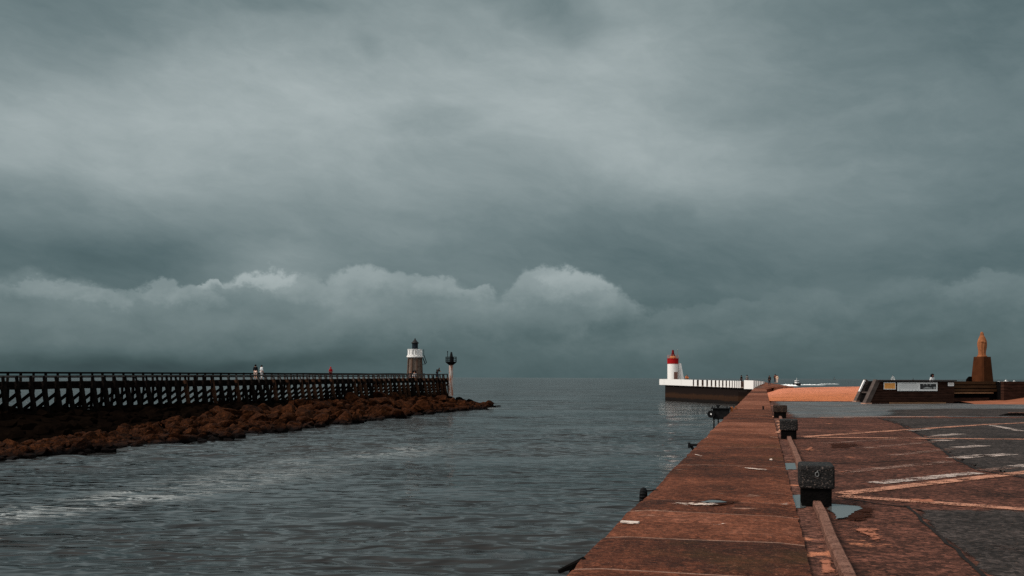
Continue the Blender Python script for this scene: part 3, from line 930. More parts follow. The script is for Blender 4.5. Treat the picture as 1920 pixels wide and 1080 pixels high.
# ------------------------------------------------------------------ beach
def build_beach():
    w_ = np.concatenate([np.array([-1.3, -.4]), np.linspace(WR - .02, 40, 60), np.linspace(42, 260, 25)])
    s_ = np.concatenate([np.linspace(0, 1, 70) ** 1.0])
    verts, faces = [], []
    y0 = 77.2
    def hgt(X, Y, w):
        r1 = max(0, min(1, (Y - y0) / 42)); r1 = r1 * r1 * (3 - 2 * r1) * .45 + r1 * .55
        a_ = .33 + .55 * (1 - math.exp(-(w - WR) / 7.0))
        z = GZ + .01 + r1 * a_ + min(1, (Y - y0) / 3) * .05
        z += .05 * mnoise.noise(Vector((X * .16, Y * .13, 0))) * min(1, (Y - y0) / 8) + .09 * mnoise.noise(Vector((X * .05, Y * .05, 3))) * r1
        near = max(0, min(1, (w - WR) / 1.5))
        z = z * near + (1 - near) * min(z, -.05)
        if Y > 118:
            z -= ((Y - 118) / 26) ** 1.6 * .55
        return max(z, -5)
    for i in range(80):
        Y = y0 + (240 - y0) * (i / 79) ** 1.25
        for w in w_:
            # follow the promenade's right edge
            X = (w + QD.x * Y) / QN.x
            Yj = Y + (mnoise.noise(Vector((X * .25, 0, 7))) * .5 if i == 0 else 0)
            verts.append((X, Yj, hgt(X, Y, w)))
    nw = len(w_)
    for i in range(79):
        for j in range(nw - 1):
            a_ = i * nw + j
            faces.append((a_, a_ + 1, a_ + nw + 1, a_ + nw))
    m_ = bpy.data.materials.new('orange_sand')
    m_.use_nodes = True
    b = NB(m_.node_tree)
    p = m_.node_tree.nodes['Principled BSDF']
    pos = b.n('ShaderNodeNewGeometry').outputs['Position']
    n1 = b.noise(pos, .35, 6, .6)
    n2 = b.noise(pos, 2.6, 6, .65)
    yy = b.n('ShaderNodeSeparateXYZ', {0: pos}).outputs[1]
    upper_light = b.mr(b.m('ADD', yy, b.m('MULTIPLY', b.m('SUBTRACT', n1, .5), 30)), 86, 108)  # upper sand pinker and lighter: slope shading painted into the colour
    c1 = b.mix(upper_light, (.50, .165, .072, 1), (.60, .215, .125, 1))
    col = b.mix(b.mr(n2, .50, .68, 0, .55), c1, (.33, .10, .035, 1))
    dk = b.noise(b.n('ShaderNodeMapping', {'Vector': pos, 'Scale': (.5, .22, 1)}).outputs[0], 1.3, 7, .75)
    col = b.mix(b.mr(dk, .545, .61, 0, .6), col, (.16, .05, .02, 1))
    b.put(p.inputs['Base Color'], col)
    p.inputs['Roughness'].default_value = .95
    p.inputs['Specular IOR Level'].default_value = .1
    bp = b.n('ShaderNodeBump', {'Strength': .8, 'Distance': .5, 'Height': n2})
    b.put(p.inputs['Normal'], bp.outputs[0])
    struct(obj('beach', (verts, faces), m_, smooth=True))
    return m_
M_sand = build_beach()

# surf breaking beyond the beach
M_foam = mat('white_surf', (.55, .60, .60), (.85, .87, .87), .9, .25, 6)
def surf(name, px0, px1, py, Y, h, seed):
    bm = BM()
    a_, b_ = A(px0, py, Y), A(px1, py, Y)
    n = 90
    rows = []
    for i in range(n + 1):
        f = i / n
        p = a_.lerp(b_, f)
        e = min(1, f * 8, (1 - f) * 8)
        hh = h * e * max(0.05, .55 + .9 * mnoise.noise(Vector((i * .21, seed, 0))) + .4 * mnoise.noise(Vector((i * .9, seed, 2))))
        dep = 6 + 5 * mnoise.noise(Vector((i * .17, seed, 9)))
        rows.append([bm.verts.new((p.x, Y - dep, WATER - .2)), bm.verts.new((p.x, Y - dep * .4, WATER + hh * .7)), bm.verts.new((p.x, Y, WATER + hh)), bm.verts.new((p.x, Y + 4, WATER - .2))])
    for r0, r1 in zip(rows[:-1], rows[1:]):
        for k in range(3):
            bm.faces.new((r0[k], r0[k + 1], r1[k + 1], r1[k]))
    struct(obj(name, bm, M_foam, smooth=True), 'stuff')
surf('surf', 1462, 1546, 720, 700, .7, 1)
surf('surf', 1462, 1494, 722, 600, .9, 5)
surf('surf', 1535, 1572, 721, 820, .35, 9)
surf('surf', 1880, 1960, 718, 760, .6, 13)

# ------------------------------------------------------------------ timber jetty
P0 = Vector((-40.6, 79.0, 0)); P1 = Vector((-10.1, 155.0, 0))
JE = (P1 - P0).normalized()
JN = Vector((JE.y, -JE.x, 0))
JL = (P1 - P0).length
def J(a_, w, z):
    v = P0 + JE * a_ + JN * w
    return Vector((v.x, v.y, z))
def jab(v):
    d = v - P0
    return d.x * JE.x + d.y * JE.y, d.x * JN.x + d.y * JN.y
M_tim = timber_mat('black_jetty_timber', (.003, .0026, .0025), (.013, .010, .009), (.003, .0025, .002), -1.6, .6)
M_timrail = timber_mat('grey_jetty_rail', (.035, .032, .031), (.12, .105, .098))
M_timrust = timber_mat('rusty_jetty_timber', (.012, .007, .0045), (.075, .036, .022), (.003, .0025, .002), -1.6, .3)
WID = 4.0
def build_jetty():
    t = thing('timber_jetty', 'long black timber jetty on raking piles with handrails, above the rust-brown boulders', 'jetty', J(0, 0, WATER))
    inv = Vector(t.location)
    def part(name, m_, *bars, label=None):
        bm = BM()
        for (p, q, wa, wb) in bars:
            bar(bm, p - inv, q - inv, wa, wb)
        o = obj(name, bm, m_, t)
        if label:
            o['label'] = label
        return o
    step = 1.34
    nb = 69
    for i in range(nb):
        a_ = JL - i * step
        f = max(0, min(1, a_ / JL))
        dz = lerp(1.18, 1.55, f)
        nr = lerp(1.60, 2.13, f)
        fr = lerp(1.92, 2.16, f)
        ja = random.uniform(-.08, .08)
        mt = M_tim if random.random() < 1.05 - f else M_timrust
        part('raking_pile', mt, (J(a_ + ja, .85 + random.uniform(-.1, .1), -2.6), J(a_ + random.uniform(-.07, .07), .05, dz + .05), random.uniform(.26, .36), .32), label=None)
        part('rail_stanchion', M_timrail if f > .33 else M_tim, (J(a_, .27, dz - .75), J(a_ + random.uniform(-.09, .09), .02, nr + random.uniform(-.02, .10)), random.uniform(.15, .24), .13))
        part('upright_pile', M_tim, (J(a_ - ja * 2 + random.uniform(-.25, .25), -WID - .3, -2.9), J(a_ + random.uniform(-.2, .2), -WID, dz), random.uniform(.17, .24), .22))
        part('cross_brace', mt, (J(a_ + .17, -WID - .1, -2.15 + random.uniform(-.1, .1)), J(a_ + .17, .25, dz - .75), .12, .25))
        if f > .35:
            part('lower_brace', mt, (J(a_ - .1, -WID * .75, -2.5), J(a_ - .1, .62, -1.0 + .3 * f), .14, .24))
        part('cross_beam', M_tim, (J(a_ - .2, -WID - .3, dz - .45), J(a_ - .2, .35, dz - .45), .2, .3))
        part('rail_post', M_timrail if f > .45 else M_tim, (J(a_, -WID, dz), J(a_ + random.uniform(-.06, .06), -WID, fr + random.choice((0, 0, .08, .12))), random.uniform(.14, .2), .15))
    def runs(name, m_, w, zf, wa, wb, a0=None, a1=JL + .1, n=22):
        a0 = JL - (nb - 1) * step - .3 if a0 is None else a0
        bars = []
        for k in range(n):
            x0, x1 = lerp(a0, a1, k / n), lerp(a0, a1, (k + 1) / n)
            g0, g1 = [.05 * mnoise.noise(Vector((q * .21, w * 3, len(name)))) for q in (x0, x1)]
            bars.append((J(x0, w, zf(max(0, min(1, x0 / JL))) + g0), J(x1, w, zf(max(0, min(1, x1 / JL))) + g1), wa, wb))
        return part(name, m_, *bars)
    runs('handrail', M_timrail, -.04, lambda f: lerp(1.60, 2.13, f) + .03, .22, .15)
    runs('handrail', M_tim, -WID, lambda f: lerp(1.90, 2.14, f) + .05, .22, .17)
    runs('mid_rail', M_tim, -WID + .09, lambda f: lerp(1.56, 1.86, f), .06, .12)
    runs('edge_beam', M_tim, -.16, lambda f: lerp(1.18, 1.55, f) - .16, .12, .30)
    runs('edge_beam', M_tim, -.10, lambda f: lerp(1.18, 1.55, f) - .48, .12, .26)
    runs('edge_beam', M_tim, -WID - .2, lambda f: lerp(1.18, 1.55, f) - .35, .12, .5)
    runs('waling', M_tim, .72, lambda f: -1.32, .16, .22)
    runs('waling', M_tim, -WID - .1, lambda f: -1.25, .16, .24)
    # deck boards
    bm = BM()
    for k in range(8):
        x0, x1 = lerp(-9.5, JL + .1, k / 8), lerp(-9.5, JL + .1, (k + 1) / 8)
        z0, z1 = lerp(1.18, 1.55, max(0, x0 / JL)), lerp(1.18, 1.55, max(0, min(1, x1 / JL)))
        vs = [J(x0, -WID - .2, z0), J(x0, -.2, z0), J(x1, -.2, z1), J(x1, -WID - .2, z1)]
        lo = [bm.verts.new(v - inv - Vector((0, 0, .09))) for v in vs]
        hi = [bm.verts.new(v - inv) for v in vs]
        for fi in ((0, 1, 5, 4), (1, 2, 6, 5), (2, 3, 7, 6), (3, 0, 4, 7), (3, 2, 1, 0), (4, 5, 6, 7)):
            al = lo + hi
            bm.faces.new([al[q] for q in fi])
    obj('deck', bm, M_tim, t)
    # seaward end
    for k in range(6):
        w = -WID * k / 5
        part('end_pile', M_tim, (J(JL + .95, w + random.uniform(-.1, .1), -2.5), J(JL + .15, w, 1.55), .24, .24), (J(JL + .12, w, 1.5), J(JL + .08, w, 2.13), .15, .15))
    part('handrail', M_timrail, (J(JL + .1, .05, 2.18), J(JL + .1, -WID - .05, 2.18), .2, .1))
    part('end_beam', M_tim, (J(JL + .30, .4, 1.2), J(JL + .30, -WID - .2, 1.2), .16, .4))
    part('end_brace', M_tim, (J(JL + .75, .6, -1.6), J(JL + .45, -WID, .6), .14, .26))
build_jetty()

# ------------------------------------------------------------------ rock bank under the jetty
lower = [(-160, 894), (0, 866), (130, 850), (250, 838), (400, 826), (500, 812), (640, 797), (700, 790), (800, 777), (850, 772), (905, 767), (928, 762)]
upper = [(-160, 850, -2.25), (0, 832, -2.2), (100, 822, -2.1), (170, 808, -2.0), (330, 781, -1.6), (430, 767, -1.4), (560, 757, -1.3), (650, 751, -1.3), (750, 746, -1.25), (850, 741, -1.2), (905, 752, -1.9), (930, 759, -2.5)]
LA = sorted(jab(G(x, y, WATER)) for x, y in lower)
UA = sorted(jab(G(x, y, z)) for x, y, z in upper)
LAa, LAw = np.array([p[0] for p in LA]), np.array([p[1] for p in LA])
UAa, UAw = np.array([p[0] for p in UA]), np.array([p[1] for p in UA])
A_TIP = float(LAa.max())
A_NEAR = jab(G(-75, 880, WATER))[0]
def bank_h(a_, w):
    ww = float(np.interp(a_, LAa, LAw)) + 0.5 * mnoise.noise(Vector((a_ * .33, 3, 0)))
    crest = -1.35 - max(0, a_ - JL + 2) * .06
    crest = max(crest, -2.7)
    w0 = .6
    if ww < w0 + 1:
        ww = w0 + 1
    if w <= w0:
        if w > -WID - .5:
            return crest - (w0 - w) * .1
        return crest - .5 - (-WID - .5 - w) * .6
    f = (w - w0) / (ww - w0)
    if f <= 1:
        return lerp(crest, WATER - .1, f ** .8)
    return WATER - .1 - (w - ww) * .5
M_rockdark = mat('shade_black_rubble', (.0016, .0012, .001), (.005, .003, .002), .95, 1.3, bump=.9, bscale=3, spec=.0)  # jetty shade and dark gaps between boulders put into the colour
def build_bank():
    verts, faces = [], []
    aa = np.arange(-26, A_TIP + 3, .8)
    wws = np.arange(-14, 44, .8)
    for a_ in aa:
        for w in wws:
            z = bank_h(a_, w)
            if a_ > A_TIP - 5:
                z -= (a_ - A_TIP + 5) ** 1.3 * .12
            z += .25 * mnoise.noise(Vector((a_ * .8, w * .8, 0))) + .18 * mnoise.noise(Vector((a_ * 1.9, w * 1.9, 4)))
            verts.append(tuple(J(a_, w, max(z, -6))))
    nw = len(wws)
    for i in range(len(aa) - 1):
        for j in range(nw - 1):
            k = i * nw + j
            faces.append((k, k + nw, k + nw + 1, k + 1))
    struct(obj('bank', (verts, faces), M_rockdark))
build_bank()

def rock_mat():
    m_ = bpy.data.materials.new('rust_brown_rock')
    m_.use_nodes = True
    b = NB(m_.node_tree)
    p = m_.node_tree.nodes['Principled BSDF']
    pos = b.n('ShaderNodeNewGeometry').outputs['Position']
    n1 = b.noise(pos, .55, 4, .6)
    n2 = b.noise(pos, 3.2, 6, .68)
    n3 = b.noise(pos, 9, 4, .7)
    col = b.ramp(b.m('ADD', b.m('MULTIPLY', n1, .45), b.m('MULTIPLY', n2, .55)), [(.36, (.0035, .0012, .0006)), (.45, (.018, .0055, .0018)), (.55, (.042, .0132, .0043)), (.70, (.090, .032, .0125))])
    col = b.mix(b.mr(n3, .49, .40, 0, .85), col, (.004, .002, .001, 1))
    z = b.n('ShaderNodeSeparateXYZ', {0: pos}).outputs[2]
    wet = b.mr(b.m('ADD', z, b.m('MULTIPLY', b.m('SUBTRACT', n2, .5), .5)), -2.62, -2.25)
    col = b.mix(wet, (.004, .003, .003, 1), col)
    b.put(p.inputs['Base Color'], col)
    p.inputs['Roughness'].default_value = .8
    p.inputs['Specular IOR Level'].default_value = .03
    bp = b.n('ShaderNodeBump', {'Strength': .9, 'Distance': .14, 'Height': b.m('ADD', n2, b.m('MULTIPLY', n3, .5))})
    b.put(p.inputs['Normal'], bp.outputs[0])
    return m_
M_rock = rock_mat()
def rock_mesh(seed, sub=3):
    rr = random.Random(seed)
    bm = BM()
    bmesh.ops.create_icosphere(bm, subdivisions=sub, radius=1.0)
    planes = []
    for k in range(13):
        d = Vector((rr.gauss(0, 1), rr.gauss(0, 1), rr.gauss(0, .8))).normalized()
        planes.append((d, rr.uniform(.42, .80)))
    off = Vector((seed * 3.7, seed * 1.3, 0))
    for v in bm.verts:
        c_ = v.co.copy()
        for d, h in planes:
            k = c_.dot(d)
            if k > h:
                c_ -= d * (k - h) * .93
        c_ *= 1.18 + .20 * mnoise.noise(c_ * 1.8 + off) + .10 * mnoise.noise(c_ * 5 + off)
        v.co = c_
    for v in bm.verts:
        v.co.x *= 1.15
        v.co.z *= .78
    return bm
def build_rocks():
    vars_ = []
    for k in range(14):
        bm = rock_mesh(k + 1)
        me = bpy.data.meshes.new('boulder')
        bm.to_mesh(me); bm.free()
        me.materials.append(M_rock)
        vars_.append(me)
    cand = []
    rr = random.Random(5)
    tries = 0
    placed = []
    while len(cand) < 285 and tries < 40000:
        tries += 1
        a_ = rr.uniform(A_NEAR, A_TIP - .4)
        w0, w1 = float(np.interp(a_, UAa, UAw)), float(np.interp(a_, LAa, LAw))
        if w1 < w0 + .5:
            w0 = w1 - 1.5
        w = rr.uniform(w0, w1 + .15)
        size = rr.choice((.42, .5, .6, .7, .8, .9, 1.1)) * rr.uniform(.85, 1.1)
        if a_ > JL + 2:
            size *= .75
        if a_ < 12:
            size = min(size, .62)
        if all((a_ - q[0]) ** 2 + (w - q[1]) ** 2 > ((size + q[2]) * .64) ** 2 for q in placed):
            placed.append((a_, w, size))
            cand.append((a_, w, size))
    for (a_, w, size) in cand:
        z = bank_h(a_, w)
        if a_ > A_TIP - 5:
            z = max(z - (a_ - A_TIP + 5) ** 1.3 * .12, WATER - .3)
        o = bpy.data.objects.new('boulder', rr.choice(vars_))
        COL.objects.link(o)
        o.location = J(a_, w, z + size * .36)
        o.scale = (size * rr.uniform(.9, 1.2), size * rr.uniform(.85, 1.15), size * rr.uniform(.75, 1.1))
        o.rotation_euler = (rr.uniform(-.5, .5), rr.uniform(-.5, .5), rr.uniform(0, 6.28))
        tag(o, 'rough rust-brown boulder of the bank between the timber jetty and the water', 'boulder', 'boulders of the bank below the jetty')
    # smaller stones filling between them
    vv, ff, nv = [], [], 0
    meshes = []
    for k in range(5):
        bm = rock_mesh(40 + k, 2)
        bm.verts.ensure_lookup_table()
        meshes.append((np.array([v.co[:] for v in bm.verts]), [[v.index for v in f.verts] for f in bm.faces]))
        bm.free()
    for k in range(1100):
        a_ = rr.uniform(A_NEAR, A_TIP + .3)
        w0, w1 = float(np.interp(a_, UAa, UAw)), float(np.interp(a_, LAa, LAw))
        if w1 < w0 + .5:
            w0 = w1 - 1.5
        w = rr.uniform(w0 - .6, w1 + .5)
        size = rr.uniform(.22, .55)
        z = bank_h(a_, w) + size * .35
        if a_ > A_TIP - 5:
            z = max(z - (a_ - A_TIP + 5) ** 1.3 * .12, WATER - .2)
        V, Fc = meshes[k % 5]
        rot = np.array(Matrix.Rotation(rr.uniform(0, 6.28), 3, 'Z') @ Matrix.Rotation(rr.uniform(-.6, .6), 3, 'X'))
        W = (V * size) @ rot.T + np.array(J(a_, w, z))
        vv += [tuple(p) for p in W]
        ff += [[q + nv for q in f] for f in Fc]
        nv += len(W)
    struct(obj('rubble', (vv, ff), M_rock), 'stuff')
    # stones higher up, with the jetty's shade painted on as black
    vv, ff, nv = [], [], 0
    for k in range(900):
        a_ = rr.uniform(A_NEAR - 4, JL + 2)
        w0 = float(np.interp(a_, UAa, UAw))
        w = rr.uniform(-WID - 2, w0)
        size = rr.uniform(.3, .8)
        V, Fc = meshes[k % 5]
        rot = np.array(Matrix.Rotation(rr.uniform(0, 6.28), 3, 'Z') @ Matrix.Rotation(rr.uniform(-.6, .6), 3, 'X'))
        W = (V * size) @ rot.T + np.array(J(a_, w, bank_h(a_, w)))
        vv += [tuple(p) for p in W]
        ff += [[q + nv for q in f] for f in Fc]
        nv += len(W)
    struct(obj('shade_black_stones', (vv, ff), M_rockdark), 'stuff')
build_rocks()

# ------------------------------------------------------------------ old stone lighthouse at the jetty's end
def old_lighthouse():
    Y = 150.0
    k = Y / F
    def zz(py, px=778): return A(px, py, Y).z
    c = A(778, 700, Y)
    base = 1.5
    t = thing('stone_lighthouse', 'squat tapered stone lighthouse with white gallery and black lantern on the timber jetty', 'lighthouse', (c.x, c.y, base))
    def zl(py): return zz(py) - base
    M_st = mat('grey_brown_stone', (.085, .062, .048), (.18, .145, .122), .85, 3.2, bump=.5, bscale=9, speck=(5, .6, (.05, .028, .018), .7))
    M_qu = mat('brown_quoin_stone', (.07, .040, .028), (.13, .085, .065), .85, 4, bump=.5)
    def octa(r): return [(r * math.cos(R(22.5 + 45 * q)), r * math.sin(R(22.5 + 45 * q))) for q in range(8)]
    rb, rt = 14.0 * k, 12.2 * k
    zt = zl(671.5)
    bm = BM()
    lo = [bm.verts.new((x, y, 0)) for x, y in octa(rb)]
    hi = [bm.verts.new((x, y, zt)) for x, y in octa(rt)]
    for q in range(8):
        bm.faces.new((lo[q], lo[(q + 1) % 8], hi[(q + 1) % 8], hi[q]))
    bm.faces.new(hi)
    tw = obj('tower', bm, M_st, t)
    for q in range(8):
        x0, y0 = octa(rb + .02)[q]
        x1, y1 = octa(rt + .02)[q]
        bm = BM()
        bar(bm, (x0, y0, 0), (x1, y1, zt), .26, .20, up=(x0, y0, 0))
        obj('quoin', bm, M_qu, t)
    # door
    bm = BM()
    box(bm, -.32, .32, -rb - .02, -rb + .15, 0, 1.2)
    obj('door', bm, M_black, t)
    # cornice + gallery
    bm = BM()
    z0 = zl(671.5)
    lathe(bm, [(rt + .05, z0 - .02), (15.2 * k, z0 + .12), (15.6 * k, z0 + .14), (15.6 * k, z0 + .32), (14.8 * k, z0 + .36)], 32)
    obj('cornice', bm, M_white, t, False)
    zg0, zg1 = z0 + .36, zl(655.8)
    rg = 13.4 * k
    n = 12
    bmf = BM()
    for q in range(n):
        a0 = 2 * math.pi * (q + .5) / n
        a1 = 2 * math.pi * (q + 1.5) / n
        p0 = Vector((rg * math.cos(a0), rg * math.sin(a0), 0)); p1 = Vector((rg * math.cos(a1), rg * math.sin(a1), 0))
        bar(bmf, p0 + Vector((0, 0, zg0)), p0 + Vector((0, 0, zg1)), .10, .10)
        bar(bmf, p0 + Vector((0, 0, zg1 + .04)), p1 + Vector((0, 0, zg1 + .04)), .12, .08)
        bar(bmf, p0 + Vector((0, 0, zg0 + .10)), p1 + Vector((0, 0, zg0 + .10)), .06, .06)
    obj('gallery_rail', bmf, M_whiteplain, t)
    bmp = BM()
    for q in range(n):
        if q in (1, 2):
            continue
        a0 = 2 * math.pi * (q + .5 + .24) / n
        a1 = 2 * math.pi * (q + 1.5 - .24) / n
        p0 = Vector((rg * .98 * math.cos(a0), rg * .98 * math.sin(a0), (zg0 + zg1) / 2 + .03)); p1 = Vector((rg * .98 * math.cos(a1), rg * .98 * math.sin(a1), (zg0 + zg1) / 2 + .03))
        bar(bmp, p0, p1, .03, (zg1 - zg0) * .80)
    obj('gallery_panel', bmp, M_whiteplain, t)
    bm = BM()
    lathe(bm, [(rg * .80, zg0 - .05), (rg * .80, zg1 - .10)], 24)
    obj('watch_room', bm, mat('dark_grey_drum', (.02, .02, .021), (.045, .044, .043), .7, 4), t)
    # lantern
    rl = 5.4 * k
    zl0, zl1 = zg0, zl(643.5)
    bm = BM()
    lathe(bm, [(rl * .98, zl0), (rl * .98, zl(654)), (rl * 1.06, zl(654)), (rl * 1.06, zl(653)), (rl * .92, zl(653)), (rl * .92, zl1)], 16)
    lan = obj('lantern', bm, M_navy, t)
    bm = BM()
    for q in range(8):
        a0 = 2 * math.pi * q / 8
        x, y = rl * .95 * math.cos(a0), rl * .95 * math.sin(a0)
        bar(bm, (x, y, zl(653)), (x, y, zl1), .05, .05)
    obj('glazing_bar', bm, M_black, lan)
    bm = BM()
    zc = zl(637.5)
    lathe(bm, [(rl * 1.3, zl1 - .04), (rl * 1.32, zl1 + .05), (rl * .9, zl1 + .22), (rl * .42, zc), (rl * .25, zc + .02), (rl * .28, zc + .10), (rl * .24, zc + .2), (rl * .06, zc + .27)], 20)
    obj('roof', bm, mat('grey_lantern_roof', (.012, .012, .013), (.022, .022, .023), .5, 5), t, True)
    # outside ladder at the right
    bm = BM()
    xa, xb = 13.2 * k, 21 * k
    for s_ in (-.18, .18):
        tube(bm, (xa, s_, zl(667)), (xb - .15, s_, zl(682)), .06, 6)
        tube(bm, (xa + .25, s_, zl(655)), (xa + .25, s_, zl(667)), .025, 6)
        tube(bm, (xa + .3, s_, zl(666)), (xb + .05, s_, zl(680)), .045, 6)
        tube(bm, (xb + .05, s_, zl(680)), (xb - .15, s_, zl(682)), .02, 6)
        tube(bm, (xa - .1, s_, zl(683)), (xb - .1, s_, zl(682.5)), .03, 6)
    for j in range(7):
        f = j / 6
        tube(bm, (lerp(xa, xb - .15, f), -.18, lerp(zl(667), zl(682), f)), (lerp(xa, xb - .15, f), .18, lerp(zl(667), zl(682), f)), .035, 6)
    obj('ladder', bm, M_black, t)
old_lighthouse()

def beacon():
    Y = 152.0
    k = Y / F
    c = A(845.5, 739, Y)
    zb = c.z - .3
    t = thing('beacon_post', 'rust-streaked white beacon column with black railed platform beyond the jetty end', 'beacon', (c.x, c.y, zb))
    def zl(py): return A(845.5, py, Y).z - zb
    r = 4.1 * k
    bm = BM()
    lathe(bm, [(r * 1.05, 0), (r, .8), (r * .95, zl(683))], 12)
    obj('column', bm, rust_streak_mat('rusted_white_column', (.48, .43, .40), (.30, .09, .035), .62, 1.4), t)
    bm = BM()
    lathe(bm, [(r * 1.0, zl(684.5)), (10.2 * k, zl(679.5)), (10.4 * k, zl(679)), (10.4 * k, zl(678.3))], 16)
    obj('platform', bm, M_black, t)
    bm = BM()
    for py in (669.3, 672.4, 675.5):
        ring(bm, 0, 0, zl(py), 10.2 * k, .028, 16)
    for q in range(12):
        a0 = 2 * math.pi * q / 12
        tube(bm, (10.2 * k * math.cos(a0), 10.2 * k * math.sin(a0), zl(678.5)), (10.2 * k * math.cos(a0), 10.2 * k * math.sin(a0), zl(669.3)), .03, 6)
    obj('railing', bm, M_black, t)
    bm = BM()
    lathe(bm, [(3.8 * k, zl(678.5)), (3.8 * k, zl(669.5)), (3.2 * k, zl(669)), (1.5 * k, zl(660.5)), (.9 * k, zl(659.8))], 16, .5 * k)
    obj('light_housing', bm, M_black, t)
    bm = BM()
    tube(bm, (-6.5 * k, 0, zl(678.5)), (-6.5 * k, 0, zl(659)), .05, 6)
    box(bm, -7.6 * k, -5.6 * k, -.08, .08, zl(660.5), zl(658.5))
    obj('mast', bm, M_black, t)
beacon()

# ------------------------------------------------------------------ pier with white crenellated parapet
FA = G(1247, 750, WATER); FB = G(1386, 758.3, WATER)
FD = (FB - FA).normalized()
FN = Vector((FD.y, -FD.x, 0))           # towards the camera
if FN.y > 0: FN = -FN
def on_line(px, P, D):
    """point of the vertical face through P along D seen in picture column px"""
    rx, _ = ray(px, HC + 8)
    # P.x + t D.x = rx (P.y + t D.y)
    t = (rx * P.y - P.x) / (D.x - rx * D.y)
    return P + D * t
def pier():
    def dk(p): return lerp(.40, .16, max(0, min(1, (p - FA).length / (FB - FA).length)))
    t = thing('pier', 'dark concrete pier with white crenellated parapet carrying the red and white lighthouse', 'pier', (FA.x, FA.y, WATER))
    inv = Vector((FA.x, FA.y, WATER))
    # body with tidal bands
    m_ = bpy.data.materials.new('tide_banded_wall')
    m_.use_nodes = True
    b = NB(m_.node_tree)
    p = m_.node_tree.nodes['Principled BSDF']
    pos = b.n('ShaderNodeNewGeometry').outputs['Position']
    z = b.n('ShaderNodeSeparateXYZ', {0: pos}).outputs[2]
    n1 = b.noise(b.n('ShaderNodeMapping', {'Vector': pos, 'Scale': (.35, .35, 1.5)}).outputs[0], 1.0, 6, .65)
    zz_ = b.m('ADD', z, b.m('MULTIPLY', b.m('SUBTRACT', n1, .5), .9))
    col = b.ramp(b.mr(zz_, -2.9, .5), [(.0, (.003, .002, .002)), (.17, (.006, .003, .002)), (.22, (.026, .010, .0035)), (.40, (.032, .013, .0048)), (.50, (.008, .003, .0018)), (.78, (.006, .0025, .0016)), (.90, (.016, .007, .0038)), (1.0, (.008, .0045, .0036))])
    n2 = b.noise(pos, 2.0, 5, .7)
    col = b.mix(b.mr(n2, .52, .70, 0, .6), col, (.008, .004, .003, 1))
    b.put(p.inputs['Base Color'], col)
    p.inputs['Roughness'].default_value = .85
    p.inputs['Specular IOR Level'].default_value = .15
    E = on_line(1401, FA, FD)
    back = -FN * 6
    pts = [FA, E, E + back, FA + back]
    bm = BM()
    lo = [bm.verts.new(Vector((q.x, q.y, -6)) - inv) for q in pts]
    hi = [bm.verts.new(Vector((q.x, q.y, dk(q) - .05)) - inv) for q in pts]
    for q in range(4):
        bm.faces.new((lo[q], lo[(q + 1) % 4], hi[(q + 1) % 4], hi[q]))
    bm.faces.new(hi)
    obj('sea_wall', bm, m_, t)
    # deck slab overhanging the wall
    M_deck = mat('pier_deck', (.16, .13, .11), (.24, .20, .17), .85, .8)
    L = on_line(1240, FA, FD)
    pts = [L + FN * .35, E + FN * .35, E + back, L + back]
    bm = BM()
    lo = [bm.verts.new(Vector((q.x, q.y, dk(q) - .12)) - inv) for q in pts]
    hi = [bm.verts.new(Vector((q.x, q.y, dk(q) + .06)) - inv) for q in pts]
    for q in range(4):
        bm.faces.new((lo[q], lo[(q + 1) % 4], hi[(q + 1) % 4], hi[q]))
    bm.faces.new(hi); bm.faces.new(list(reversed(lo)))
    obj('deck', bm, M_deck, t)
    # low brown wall along the far side
    M_back = mat('brown_wall_and_gap_shade', (.035, .020, .016), (.12, .075, .062), .85, 1.5)  # brown back wall, darkened to paint the shade in the parapet gaps
    q0, q1 = L + FN * (-.6), on_line(1396, FA, FD) + FN * (-.6)
    bm = BM()
    bar(bm, Vector((q0.x, q0.y, .84)) - inv, Vector((q1.x, q1.y, .70)) - inv, .3, .92)
    obj('inner_wall', bm, M_back, t)
    # parapet blocks
    def pb(px0, px1, P, D, N, z0f, z1f, dep=.34, out=.38, name='parapet_block', shade_ends=True):
        a_, b_ = on_line(px0, P, D) + N * out, on_line(px1, P, D) + N * out
        pts = [a_, b_, b_ - N * dep, a_ - N * dep]
        bm = BM()
        lo = [bm.verts.new(Vector((q.x, q.y, z0f(q))) - inv) for q in pts]
        hi = [bm.verts.new(Vector((q.x, q.y, z1f(q))) - inv) for q in pts]
        for q in range(4):
            bm.faces.new((lo[q], lo[(q + 1) % 4], hi[(q + 1) % 4], hi[q]))
        bm.faces.new(hi); bm.faces.new(list(reversed(lo)))
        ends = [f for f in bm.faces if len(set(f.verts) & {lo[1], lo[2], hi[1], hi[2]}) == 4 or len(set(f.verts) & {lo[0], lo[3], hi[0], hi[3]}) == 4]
        if name == 'parapet_block' and shade_ends:
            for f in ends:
                f.material_index = 1  # end faces coloured brown to paint their shade
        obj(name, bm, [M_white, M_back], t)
    z0 = lambda q: dk(q) - .10
    z1 = lambda q: dk(q) + 1.10
    def sx(v): return 1220 + v / 6.353
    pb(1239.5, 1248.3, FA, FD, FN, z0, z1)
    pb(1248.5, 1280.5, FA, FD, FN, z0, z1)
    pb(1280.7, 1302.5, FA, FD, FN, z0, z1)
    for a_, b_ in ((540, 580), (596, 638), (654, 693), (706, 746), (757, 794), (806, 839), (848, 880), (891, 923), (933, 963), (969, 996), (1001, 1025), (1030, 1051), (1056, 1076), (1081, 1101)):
        pb(sx(a_ + (b_ - a_) * .0), sx(b_ - (b_ - a_) * .20), FA, FD, FN, z0, z1)
